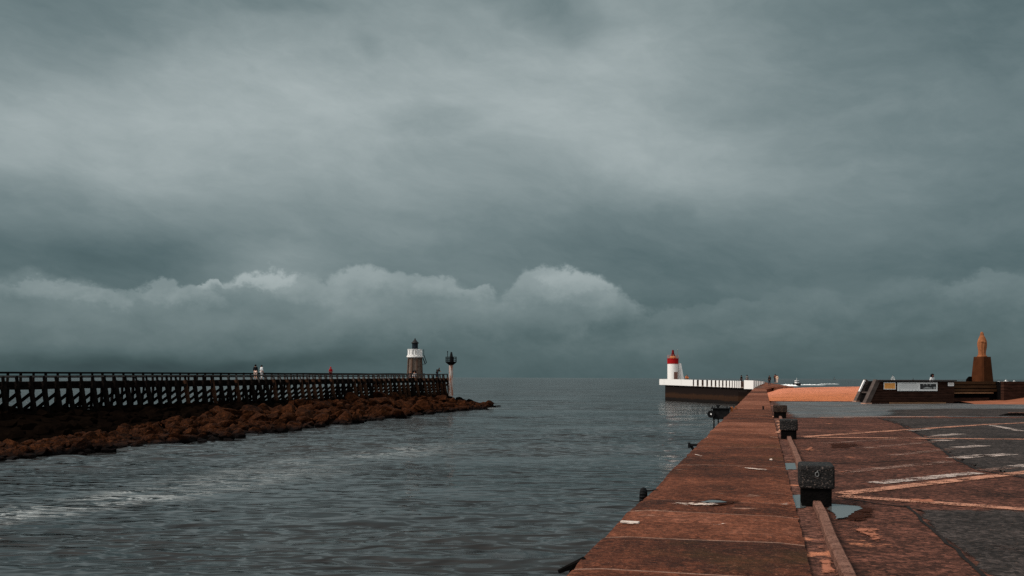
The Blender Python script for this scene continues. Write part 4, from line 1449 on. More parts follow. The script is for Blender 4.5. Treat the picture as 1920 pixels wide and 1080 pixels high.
    # the end pier of the parapet faces the quay, then teeth run on along the quay's edge
    def slab(p, q, zt0, zt1, zb, dep, m1):
        d = Vector((q.x - p.x, q.y - p.y, 0)).normalized()
        n_ = Vector((-d.y, d.x, 0))
        pts = [(p, zt0), (q, zt1), (q + n_ * dep, zt1), (p + n_ * dep, zt0)]
        bm = BM()
        lo = [bm.verts.new(Vector((v.x, v.y, zb)) - inv) for v, z_ in pts]
        hi = [bm.verts.new(Vector((v.x, v.y, z_)) - inv) for v, z_ in pts]
        for k in range(4):
            f = bm.faces.new((lo[k], lo[(k + 1) % 4], hi[(k + 1) % 4], hi[k]))
            f.material_index = m1 if k in (1, 3) else 0
        bm.faces.new(hi); bm.faces.new(list(reversed(lo)))
        obj('parapet_block', bm, [M_white, M_back], t)
    q0, q1 = A(1395, 720, 166.5), A(1412.6, 720, 165.0)
    slab(q0, q1, A(1395, 713.0, 166.5).z, A(1412, 713.6, 165).z, -.08, .5, 0)
    E0, E1 = A(1412.8, 713.4, 165.0), A(1436, 715.6, 216)
    def on_e(px):
        f = (px - 1412.8) / (1436 - 1412.8)
        Y = 1 / lerp(1 / E0.y, 1 / E1.y, f)
        return A(px, lerp(713.4, 715.6, f), Y)
    for a_, b_ in ((1234, 1250), (1256, 1271), (1278, 1293), (1299, 1312), (1318, 1331), (1337, 1357)):
        p, q = on_e(sx(a_)), on_e(sx(b_))
        slab(p, q, p.z, q.z, -.6, .3, 0)
    E2 = E1
    # wing wall of the footing so that the pier body meets the quay
    bm = BM()
    bar(bm, Vector((E.x - .5, E.y, -2.4)) - inv, Vector((E2.x + .5, E2.y, -2.4)) - inv, 2, 3.6)
    obj('footing', bm, m_, t)
pier()

def red_lighthouse():
    Y = 208.5
    k = Y / F
    c = A(1261.5, 711, Y)
    zb = .45
    t = thing('harbour_light', 'round white lighthouse with red top on the end of the pier', 'lighthouse', (c.x, c.y, zb))
    def zl(py): return A(1261.5, py, Y).z - zb
    r = 10.1 * k
    bm = BM()
    lathe(bm, [(r * 1.02, 0), (r, .2), (r, zl(682.2)), (r * 1.0, zl(682.2))], 36)
    tw = obj('tower', bm, M_white, t, False)
    bm = BM()
    lathe(bm, [(r * 1.035, zl(682.2)), (r * 1.035, zl(673)), (r * 1.08, zl(672.8)), (r * 1.08, zl(672)), (r * .2, zl(671.8))], 36)
    obj('red_band', bm, M_red, t)
    bm = BM()
    for py in (671, 668.5, 666):
        ring(bm, 0, 0, zl(py), r * 1.03, .025, 20)
    for q in range(12):
        a0 = 2 * math.pi * q / 12
        tube(bm, (r * 1.03 * math.cos(a0), r * 1.03 * math.sin(a0), zl(672.5)), (r * 1.03 * math.cos(a0), r * 1.03 * math.sin(a0), zl(666)), .03, 6)
    obj('railing', bm, mat('faded_pink_rail', (.35, .20, .18), (.45, .30, .28), .6, 4), t)
    bm = BM()
    lathe(bm, [(r * .62, zl(672)), (r * .62, zl(669.5)), (r * .42, zl(667.5))], 20)
    obj('lamp_base', bm, mat('orange_lamp_base', (.45, .12, .02), (.55, .2, .04), .6, 4), t)
    bm = BM()
    lathe(bm, [(r * .44, zl(667.8)), (r * .46, zl(666.8)), (r * .24, zl(662.5)), (r * .20, zl(657)), (r * .1, zl(656.2))], 20)
    obj('lamp_cone', bm, mat('dark_red_paint', (.05, .003, .004), (.16, .006, .008), .6, 1.6, spec=.05), t, True)
    bm = BM()
    xm = (1269.7 - 1261.5) * k
    tube(bm, (xm, -.2, zl(672)), (xm, -.2, zl(656)), .06, 6)
    tube(bm, (xm, -.2, zl(656)), (xm + .14, -.2, zl(655.2)), .06, 6)
    obj('mast', bm, M_steel, t)
    # door recess
    bm = BM()
    box(bm, (1262 - 1261.5) * k, (1269 - 1261.5) * k, -r * 1.03, -r * .6, .05, zl(697.5))
    obj('door', bm, mat('brown_door', (.11, .055, .045), (.16, .085, .07), .7, 3), t)
    # fin wall
    bm = BM()
    pts = [(r * .95, 0), ((1284 - 1261.5) * k, 0), ((1277 - 1261.5) * k, zl(682)), ((1275.5 - 1261.5) * k, zl(681)), (r * .95, zl(681))]
    f0 = [bm.verts.new((x, -.16, z_)) for x, z_ in pts]
    f1 = [bm.verts.new((x, .16, z_)) for x, z_ in pts]
    n = len(pts)
    for q in range(n):
        bm.faces.new((f0[q], f0[(q + 1) % n], f1[(q + 1) % n], f1[q]))
    bm.faces.new(list(reversed(f0))); bm.faces.new(f1)
    obj('fin_wall', bm, M_whiteplain, t)
    bm = BM()
    tube(bm, (r * .98, -.35, 0.02), (r * .98, -.35, zl(673)), .04, 6)
    tube(bm, (r * .98 + .35, -.35, .02), (r * .98 + .35, -.35, zl(690)), .03, 6)
    obj('downpipe', bm, M_steel, t)
red_lighthouse()

# ------------------------------------------------------------------ winch stage on the quay wall
def winch():
    w, s = -2.14, 53.0
    t = qthing('winch_stage', 'black steel winch stage hanging on the sea side of the promenade', 'winch', w, s, 0)
    bm = BM()
    box(bm, -.42, .42, -.35, .35, -.42, .10, .02)
    obj('casing', bm, M_black, t)
    bm = BM()
    box(bm, -.52, .50, -.42, .42, .10, .16, .015)
    box(bm, .44, .50, -.42, .42, .16, .20)
    obj('top_plate', bm, M_black, t)
    bm = BM()
    lathe(bm, [(.05, .16), (.05, .24), (.13, .26), (.13, .29), (.05, .32)], 16, -.17, 0)
    obj('knob', bm, M_black, t)
    bm = BM()
    for x in (-.44, .30):
        tube(bm, (x, -.3, .16), (x, -.3, .25), .022, 6)
    obj('pin', bm, M_black, t)
    bm = BM()
    for (x, rr) in ((-.50, .19),):
        n = 24
        tube(bm, (x, -.46, -.16), (x, -.36, -.16), rr, 24)
    wh = obj('wheel', bm, M_black, t)
    bm = BM()
    tube(bm, (-.50, -.48, -.16), (-.50, -.455, -.16), .042, 14)
    obj('hub', bm, M_whiteplain, wh)
    bm = BM()
    box(bm, .46, .60, -.3, -.12, -.18, .22, .02)
    obj('flange', bm, M_rusty, t)
    for x in (-.36, -.14):
        bm = BM()
        bar(bm, (x, -.28, -.42), (x, -.28, -1.6), .07, .07)
        obj('leg', bm, M_black, t)
    bm = BM()
    bar(bm, (-.40, -.36, -1.15), (.46, -.2, -.36), .08, .16)
    bar(bm, (-.36, .2, -1.3), (.46, .25, -.5), .08, .14)
    obj('brace', bm, M_rusty, t)
    bm = BM()
    box(bm, -.46, .50, -.40, .40, -1.72, -1.56)
    obj('foot_plate', bm, M_black, t)
winch()

def small_edge_things():
    q = G(1316, 829, 0)
    w, s = toq(q)
    t = qthing('mooring_bracket', 'black iron bracket jutting over the water just before the winch stage', 'bracket', WL - .02, s, 0)
    bm = BM()
    box(bm, -.26, .06, -.06, .06, -.11, -.05, .01)
    box(bm, -.28, -.22, -.07, .07, -.16, -.02, .01)
    obj('arm', bm, M_black, t)
    bm = BM()
    bar(bm, (-.2, 0, -.11), (.03, 0, -.45), .07, .07)
    obj('stay', bm, M_black, t)
    q = G(1216, 916, 0)
    w, s = toq(q)
    t = qthing('fender', 'rounded black rubber fender showing over the promenade edge, mid-way', 'fender', WL - .12, s, -.12)
    bm = BM()
    n = 18
    for k in range(n):
        a0, a1 = 2 * math.pi * k / n, 2 * math.pi * (k + 1) / n
        tube(bm, (-.02, .11 * math.cos(a0), -.02 + .11 * math.sin(a0)), (-.02, .11 * math.cos(a1), -.02 + .11 * math.sin(a1)), .05, 10)
    obj('tyre', bm, M_black, t, True)
    bm = BM()
    tube(bm, (.0, 0, .08), (.20, 0, .10), .015, 6)
    obj('lashing', bm, M_black, t)
    q = G(1080, 1046, 0)
    w, s = toq(q)
    t = qthing('timber_fender', 'splintered black timber fender on the quay edge near the bottom of the photo', 'fender', WL, s, 0)
    bm = BM()
    bar(bm, (-.06, 0, -1.6), (-.06, 0.02, -.12), .12, .12)
    bar(bm, (-.22, -.05, -.13), (.02, .06, -.03), .04, .03, wa2=.10, wb2=.06)
    obj('post', bm, M_under, t)
    bm = BM()
    bar(bm, (-.2, 0, -.5), (.02, 0, -.5), .05, .1)
    obj('strap', bm, M_rusty, t)
    q = G(1381, 767, 0)
    w, s = toq(q)
    t = qthing('mooring_cleat', 'small rusty orange mooring cleat on the promenade edge beyond the winch stage', 'cleat', WL + .16, s, .0)
    bm = BM()
    bar(bm, (0, -.16, .12), (0, .16, .12), .06, .06)
    box(bm, -.16, .12, -.08, .08, 0, .03)
    obj('horn', bm, M_rusty, t)
    bm = BM()
    tube(bm, (0, -.06, .03), (0, -.06, .12), .03, 8)
    tube(bm, (0, .06, .03), (0, .06, .12), .03, 8)
    obj('stem', bm, M_rusty, t)
    q = G(1431, 768, 0)
    o = obj('peg', lathe(BM(), [(.07, 0), (.06, .02), (.045, .03), (.045, .15), (.06, .17), (.05, .19)], 12), M_black, loc=q)
    tag(o, 'small black iron peg standing on the promenade left of the farthest mooring block', 'peg')
    # rusty plank end and grit lumps at the chipped edge
    bm = BM()
    box(bm, -.12, .10, -.04, .03, 0, .025, .010)
    o = obj('broken_slab', bm, mat('pale_broken_concrete', (.5, .42, .37), (.62, .55, .5), .8, 9, bump=.4), loc=G(1183, 981, .0), rotz=-TH - .1)
    tag(o, 'broken pale concrete chip at the left edge of the promenade', 'concrete chip')
small_edge_things()

# ------------------------------------------------------------------ timber sand wall with boards
M_plank = mat('dark_plank', (.012, .005, .003), (.050, .022, .015), .75, 1.4, spec=.06, bump=.4, bscale=8, stretch=(1, 1, 6))
M_plank2 = mat('grey_brown_beam', (.045, .034, .030), (.10, .078, .070), .8, 1.6, bump=.3, stretch=(1, 1, 3))
M_tan = mat('bench_slat', (.16, .085, .045), (.24, .13, .07), .7, 2)
def timber_wall():
    a_ = G(1624, 757.5, GZ); b_ = G(1789.5, 756.5, GZ)
    D = Vector((b_.x - a_.x, b_.y - a_.y, 0)); L = D.length; D.normalize()
    Bk = Vector((-D.y, D.x, 0))
    ang = math.atan2(D.y, D.x)
    t = thing('timber_wall', 'long dark plank sea wall with sloping end and notice boards, in front of the statue', 'wall', (a_.x, a_.y, GZ), ang)
    H = A(1700, 714.3, a_.y + 1.5).z - GZ
    lean = .92
    TD = 6.0
    bq = G(1606, 753.2, GZ) - a_
    SH = bq.dot(D) / bq.dot(Bk)
    n = 9
    bm = BM()
    hh = H / n
    for j in range(n):
        z0, z1 = j * hh, (j + 1) * hh - .014
        x0, x1 = lean * z0 / H + .10, lean * z1 / H + .10
        vs = [(x0, .02, z0), (L, .02, z0), (L, .14, z0), (x0, .14, z0), (x1, .02, z1), (L, .02, z1), (L, .14, z1), (x1, .14, z1)]
        vs = [bm.verts.new(v) for v in vs]
        for f in ((0, 3, 2, 1), (4, 5, 6, 7), (0, 1, 5, 4), (1, 2, 6, 5), (2, 3, 7, 6), (3, 0, 4, 7)):
            bm.faces.new([vs[q] for q in f])
    obj('plank_front', bm, M_plank, t)
    bm = BM()
    # core
    vs = [(.2, .141, 0), (L - .02, .141, 0), (L - .02, TD, 0), (.2 + SH * TD, TD, 0), (lean + .2, .141, H - .03), (L - .02, .141, H - .03), (L - .02, TD, H - .03), (lean + .2 + SH * TD, TD, H - .03)]
    vs = [bm.verts.new(v) for v in vs]
    for f in ((0, 3, 2, 1), (4, 5, 6, 7), (0, 1, 5, 4), (1, 2, 6, 5), (2, 3, 7, 6), (3, 0, 4, 7)):
        bm.faces.new([vs[q] for q in f])
    obj('core', bm, M_under, t)
    bm = BM()
    bar(bm, (lean, .0, H + .03), (L + .04, .0, H + .03), .4, .07)
    obj('coping', bm, M_plank, t)
    for nm, y0, yw in (('end_beam', .06, .34), ('end_beam', TD - .2, .30)):
        bm = BM()
        bar(bm, (-.03 + SH * y0, y0, .0), (lean - .03 + SH * y0, y0, H + .02), .34, .34, up=(0, 1, 0))
        obj(nm, bm, M_plank2, t)
    bm = BM()
    bar(bm, (.35, .1, H * .50), (.35 + SH * TD, TD - .2, H * .45), .12, .10)
    obj('end_rung', bm, M_plank2, t)
    bm = BM()
    bar(bm, (-.24 + lean * .48 + SH * (TD - .4), TD - .4, H * .48), (-.24 + lean + SH * (TD - .4), TD - .4, H + .03), .12, .12, up=(0, 1, 0))
    obj('hand_strip', bm, M_whiteplain, t)
    for x in (.0, ):
        for y in (.06, TD - .2):
            bm = BM()
            box(bm, -.26 + SH * y, .30 + SH * y, y - .25, y + .25, -.06, .075, .02)
            obj('footing', bm, mat('pale_footing', (.30, .16, .11), (.4, .24, .18), .85, 5), t)
    # sill lying at the foot
    bm = BM()
    bar(bm, (1.9, -.12, .06), (L - .9, -.12, .05), .10, .10)
    obj('foot_sill', bm, M_tan, t)
    # recessed bench bay
    rl = 4.3
    bm = BM()
    back = .55
    box(bm, L + .05, L + rl, back, back + .15, H - .24, H - .02)
    box(bm, L + .05, L + rl, back - .05, back + .10, H - .50, H - .31)
    box(bm, L + .05, L + rl, back - .10, back + .05, H - .76, H - .57)
    obj('bay_plank', bm, mat('olive_brown_plank', (.030, .014, .006), (.060, .030, .014), .75, 1.4, bump=.3, stretch=(1, 1, 5)), t)
    bm = BM()
    box(bm, L + .02, L + rl + .7, back + .16, TD, .0, H - .04)
    obj('bay_core', bm, M_under, t)
    bm = BM()
    box(bm, L + .05, L + rl - .65, .10, .55, H - .90, H - .83)
    obj('bench_seat', bm, M_tan, t)
    bm = BM()
    box(bm, L + .05, L + rl - .9, .25, .40, .14, .40)
    obj('bench_front', bm, M_plank, t)
    bm = BM()
    hh2 = H / 7
    for j in range(7):
        box(bm, L + rl + .02, L + rl + 9, -.2, .1, j * hh2, (j + 1) * hh2 - .015)
    obj('plank_front', bm, M_plank, t)
    bm = BM()
    box(bm, L + rl + .05, L + rl + 9, .101, TD, 0, H - .04)
    obj('core', bm, M_under, t)
    # notice boards hang on it: things of their own
    def lx(px, py): # local x,z on the front face
        q = on_line(px, Vector((a_.x, a_.y, 0)), D)
        x = (Vector((q.x, q.y, 0)) - Vector((a_.x, a_.y, 0))).dot(D)
        return x, A(px, py, q.y).z
    M0 = Matrix.Translation((a_.x, a_.y, 0)) @ Matrix.Rotation(ang, 4, 'Z')
    def board(name, label, px0, px1, py0, py1, face, rim):
        x0, z1 = lx(px0, py0); x1, z0 = lx(px1, py1)
        xc, zc = (x0 + x1) / 2, (z0 + z1) / 2
        p = M0 @ Vector((xc, .016, zc))
        th = thing(name, label, 'sign', p, ang)
        w_, h_ = (x1 - x0) / 2, (z1 - z0) / 2
        bm = BM()
        box(bm, -w_ - .03, w_ + .03, -.035, 0, -h_ - .03, h_ + .03, .008)
        obj('backing', bm, M_black, th)
        bm = BM()
        box(bm, -w_, w_, -.048, -.034, -h_, h_)
        obj('rim', bm, rim, th)
        return th, w_, h_
    def rect(bm, x0, x1, z0, z1, y):
        vs = [bm.verts.new(v) for v in ((x0, y, z0), (x1, y, z0), (x1, y, z1), (x0, y, z1))]
        bm.faces.new(vs)
    M_or = mat('orange_notice', (.86, .38, .10), (.92, .44, .13), .6, 3)
    M_ink = mat('grey_print', (.30, .31, .31), (.42, .43, .43), .7, 30)
    M_inkd = mat('dark_print', (.02, .022, .025), (.06, .06, .06), .7, 14)
    M_inko = mat('brown_print', (.45, .17, .04), (.55, .22, .06), .7, 20)
    th, w_, h_ = board('notice_board', 'small orange notice board with white border on the dark plank wall', 1656.5, 1679, 717, 730.2, None, M_whiteplain)
    bm = BM(); box(bm, -w_ + .05, w_ - .05, -.052, -.047, -h_ + .05, h_ - .05); obj('panel', bm, M_or, th)
    bm = BM()
    rr = random.Random(3)
    for r_ in range(6):
        z = h_ - .13 - r_ * .056
        x = -w_ + .10
        while x < w_ - .16:
            l = rr.uniform(.03, .12)
            rect(bm, x, min(x + l, w_ - .1), z, z + .016, -.0545)
            x += l + .03
    obj('print', bm, M_inko, th)
    th, w_, h_ = board('information_board', 'long white information board with dark photograph on the dark plank wall', 1682, 1757.3, 717, 733, None, M_whiteplain)
    bm = BM()
    rr = random.Random(4)
    def words(x0, x1, z, hgt, lo, hi):
        x = x0
        while x < x1:
            l = rr.uniform(lo, hi)
            rect(bm, x, min(x + l, x1), z, z + hgt, -.0505)
            x += l + hgt * .7
    words(-w_ * .78, -w_ * .06, h_ - .11, .045, .08, .22)
    for r_, e in enumerate((-.22, -.05, .0, .0, -.1, -.03)):
        words(-w_ * .93, w_ * .04 + e, h_ - .19 - r_ * .048, .014, .04, .15)
    obj('print', bm, M_ink, th)
    bm = BM()
    for q in range(7):
        x = -w_ * .90 + q * w_ * .155
        rect(bm, x, x + rr.uniform(.03, .13), -h_ + .05, -h_ + .085, -.0505)
    rect(bm, -w_ * .90, -w_ * .90 + .05, -h_ + .045, -h_ + .1, -.0525)
    obj('logo', bm, M_inkd, th)
    bm = BM(); rect(bm, w_ * .12, w_ * .93, -h_ + .12, h_ - .10, -.0505); ph = obj('photograph', bm, M_inkd, th)
    bm = BM()
    vs = [(w_ * .28, -h_ + .17), (w_ * .72, -h_ + .17), (w_ * .75, -h_ + .22), (w_ * .58, -h_ + .25), (w_ * .5, -h_ + .29), (w_ * .38, -h_ + .26), (w_ * .30, -h_ + .22)]
    bm.faces.new([bm.verts.new((x, -.0525, z)) for x, z in vs])
    for cx_, cz_ in ((.30, .13), (.46, .12), (.64, .13)):
        vs = [(w_ * cx_ + .07 * math.cos(q), h_ - cz_ - .04 + .035 * math.sin(q) + .012 * math.sin(3 * q)) for q in [k * .52 for k in range(12)]]
        bm.faces.new([bm.verts.new((x, -.0525, z)) for x, z in vs])
    rect(bm, w_ * .79, w_ * .90, -h_ + .15, -h_ + .29, -.0525)
    obj('photo_highlight', bm, M_ink, ph)
    th, w_, h_ = board('name_plate', 'small rounded white plate at the right end of the plank wall', 1777, 1788, 717.3, 723.8, None, M_whiteplain)
    bm = BM(); rect(bm, -w_ + .07, w_ - .07, -.04, .06, -.0505); obj('print', bm, mat('pale_print', (.55, .54, .54), (.62, .61, .6), .7, 20), th)
    # two little white plates on the coping further right
    for k, (p0, p1, q0, q1, lb) in enumerate(((1881.5, 1885.5, 715.2, 717.6, 'tiny square white plate fixed on the plank wall right of the statue'), (1887.5, 1894.3, 715.2, 717.4, 'tiny oblong white plate, right-hand one of the pair on the plank wall'))):
        x0, z1 = lx(p0, q0); x1, z0 = lx(p1, q1)
        bm = BM(); box(bm, x0, x1, .50 - .03 if False else back - .03, back - .002, z0, z1, .01)
        o = obj('white_plate', bm, M_whiteplain, loc=(a_.x, a_.y, 0), rotz=ang)
        tag(o, lb, 'plate')
    return a_, D, ang, H, L
WALL = timber_wall()

# sand heaped against the wall at the right
def sand_heap():
    pts = []
    verts, faces = [], []
    c0 = G(1915, 757, GZ)
    n, m_ = 46, 24
    for i in range(n):
        for j in range(m_):
            X = lerp(32.5, 66, i / (n - 1)); Y = lerp(57.5, 76, j / (m_ - 1))
            fx = max(0, min(1, (X - 35) / 6)); fx = fx * fx * (3 - 2 * fx)
            edge = 70.0 - fx * 8.5 + mnoise.noise(Vector((X * .3, 0, 0))) * .8
            f = max(0, min(1, (Y - edge) / 8)); f = f ** .7
            z = GZ - .03 + f * (.30 + .25 * fx) + (.05 if f > 0 else 0) + .05 * mnoise.noise(Vector((X * .5, Y * .5, 1))) * f
            verts.append((X, Y, z))
    for i in range(n - 1):
        for j in range(m_ - 1):
            k = i * m_ + j
            faces.append((k, k + m_, k + m_ + 1, k + 1))
    struct(obj('sand', (verts, faces), mat('pinkish_sand', (.17, .055, .026), (.28, .105, .06), .95, .7, bump=.4, bscale=4, coords='Object', speck=(2.2, .62, (.28, .09, .045), .6)), smooth=True))
sand_heap()
# low sleeper at the right edge
q0, q1 = G(1874, 779.5, GZ), G(1960, 780, GZ)
t = thing('wheel_stop', 'low dark wheel stop with a pale top lying on asphalt at the right edge', 'wheel stop', (q0.x, q0.y, GZ + .008), math.atan2(q1.y - q0.y, q1.x - q0.x))
bm = BM(); bm2 = BM()
Lw = (q1 - q0).length
vs = [bm.verts.new(v) for v in ((0, -.14, 0), (Lw, -.14, 0), (Lw, .16, 0), (0, .16, 0), (.5, -.1, .13), (Lw, -.1, .13), (Lw, .12, .13), (.5, .12, .13))]
for f in ((0, 3, 2, 1), (4, 5, 6, 7), (0, 1, 5, 4), (1, 2, 6, 5), (2, 3, 7, 6), (3, 0, 4, 7)):
    bm.faces.new([vs[k] for k in f])
obj('stop_body', bm, M_under, t)
box(bm2, .45, Lw, -.07, .11, .131, .155)
obj('top_strip', bm2, M_kerb, t)

# ------------------------------------------------------------------ statue
def statue():
    Y = 81.0
    k = Y / F
    c = A(1841.5, 711, Y)
    zb = -.2
    t = thing('statue', 'ochre statue of a robed and veiled figure on a tall brown pedestal', 'statue', (c.x, c.y, zb))
    def zl(py): return A(1841.5, py, Y).z - zb
    M_ped = mat('brown_pedestal_stone', (.036, .0105, .003), (.066, .021, .0065), .85, 1.6, bump=.4, bscale=8)
    M_fig = mat('ochre_stone', (.18, .065, .025), (.34, .135, .062), .85, 2.2, bump=.3, bscale=12)
    # pedestal: square, turned so that two faces show
    ztop, zh = zl(669), zl(714)
    slope = (19.2 - 14.7) / (714 - 669)
    def sq(half, rot=R(24)):
        q = half * 1.09
        return [(q * math.cos(rot + R(45) + R(90) * i), q * math.sin(rot + R(45) + R(90) * i)) for i in range(4)]
    hb = (14.7 + slope * (ztop - 0) / k) * k
    ht = 14.7 * k
    bm = BM()
    def chamf(h):
        out = []
        s_ = sq(h)
        for i in range(4):
            p, q = Vector(s_[i]), Vector(s_[(i + 1) % 4])
            out += [p.lerp(q, .10), p.lerp(q, .90)]
        return out
    lo = [bm.verts.new((*p, 0)) for p in chamf(hb)]
    hi = [bm.verts.new((*p, ztop)) for p in chamf(ht)]
    for i in range(8):
        bm.faces.new((lo[i], lo[(i + 1) % 8], hi[(i + 1) % 8], hi[i]))
    bm.faces.new(hi)
    obj('pedestal', bm, M_ped, t)
    bm = BM()
    lathe(bm, [(9.0 * k, ztop + .002), (9.0 * k, ztop + .08), (8.2 * k, ztop + .10)], 20, -.5 * k)
    obj('plinth', bm, M_fig, t)
    # figure: stacked sections with folds
    z0, z1 = ztop + .09, zl(622)
    Hh = z1 - z0
    prof = [(0, .325, .25), (.03, .315, .24), (.10, .305, .24), (.23, .325, .25), (.35, .365, .27), (.47, .39, .28), (.56, .385, .27), (.64, .355, .25), (.72, .295, .21), (.79, .225, .18), (.835, .175, .15), (.87, .148, .14), (.91, .145, .145), (.945, .130, .13), (.972, .096, .1), (.99, .055, .055), (1.0, .012, .012)]
    zs = np.array([p[0] for p in prof]); ra = np.array([p[1] for p in prof]); rb = np.array([p[2] for p in prof])
    n, m_ = 72, 72
    verts, faces = [], []
    for i in range(n):
        f = i / (n - 1)
        f = min(f, 1)
        a_, b_ = float(np.interp(f, zs, ra)) * Hh / 2.06, float(np.interp(f, zs, rb)) * Hh / 2.06
        sway = .02 * math.sin(f * 4.0)
        for j in range(m_):
            th = 2 * math.pi * j / m_
            fold = 0
            if f < .80:
                amp = .060 * max(0, 1 - f / .82) ** .5
                fold = amp * math.sin(9 * th + 2.2 * math.sin(f * 5)) + .5 * amp * math.sin(17 * th + f * 9)
            # arms gathered in front (front is -y), one raised higher at the left
            d1 = ((th - R(250)) / .45) ** 2 + ((f - .60) / .055) ** 2
            d2 = ((th - R(285)) / .40) ** 2 + ((f - .56) / .05) ** 2
            d3 = ((th - R(205)) / .35) ** 2 + ((f - .56) / .07) ** 2
            d4 = ((th - R(335)) / .35) ** 2 + ((f - .53) / .08) ** 2
            bump_ = .060 * math.exp(-d1) + .040 * math.exp(-d2) + .012 * math.exp(-d3)
            # veil: edge framing the face, nose and chin
            if .83 < f < .965:
                df = abs(((th - R(270) + math.pi) % (2 * math.pi)) - math.pi)
                if df < .75:
                    bump_ -= .018
                bump_ += .024 * math.exp(-((df) / .10) ** 2 - ((f - .895) / .012) ** 2) + .010 * math.exp(-(df / .3) ** 2 - ((f - .862) / .01) ** 2)
                bump_ -= .010 * math.exp(-((df - .25) / .10) ** 2 - ((f - .91) / .008) ** 2)
            rr_ = 1 + fold
            x = (a_ * rr_ + bump_) * math.cos(th) + sway
            y = (b_ * rr_ + bump_) * math.sin(th)
            verts.append((x - .5 * k, y, z0 + f * Hh))
    for i in range(n - 1):
        for j in range(m_):
            faces.append((i * m_ + j, i * m_ + (j + 1) % m_, (i + 1) * m_ + (j + 1) % m_, (i + 1) * m_ + j))
    faces.append(list(range((n - 1) * m_, n * m_)))
    obj('figure', (verts, faces), M_fig, t, True)
    return c
SP = statue()

# ------------------------------------------------------------------ people
def skin_mesh(name, verts, radii, edges, m_, parent, sub=1):
    me = bpy.data.meshes.new(name)
    me.from_pydata(verts, edges, [])
    o = bpy.data.objects.new(name + '_skeleton', me)
    COL.objects.link(o)
    o.modifiers.new('skin', 'SKIN')
    sv = me.skin_vertices[0].data
    for i, r in enumerate(radii):
        sv[i].radius = r if isinstance(r, tuple) else (r, r)
        sv[i].use_root = (i == 0)
    sm = o.modifiers.new('sub', 'SUBSURF')
    sm.levels = sub
    sm.render_levels = sub
    dg = bpy.context.evaluated_depsgraph_get()
    dg.update()
    out = bpy.data.meshes.new_from_object(o.evaluated_get(dg))
    bpy.data.objects.remove(o)
    bpy.data.meshes.remove(me)
    out.name = name
    out.polygons.foreach_set('use_smooth', [True] * len(out.polygons))
    out.materials.clear()
    out.materials.append(m_)
    ob = bpy.data.objects.new(name, out)
    COL.objects.link(ob)
    ob.parent = parent
    return ob

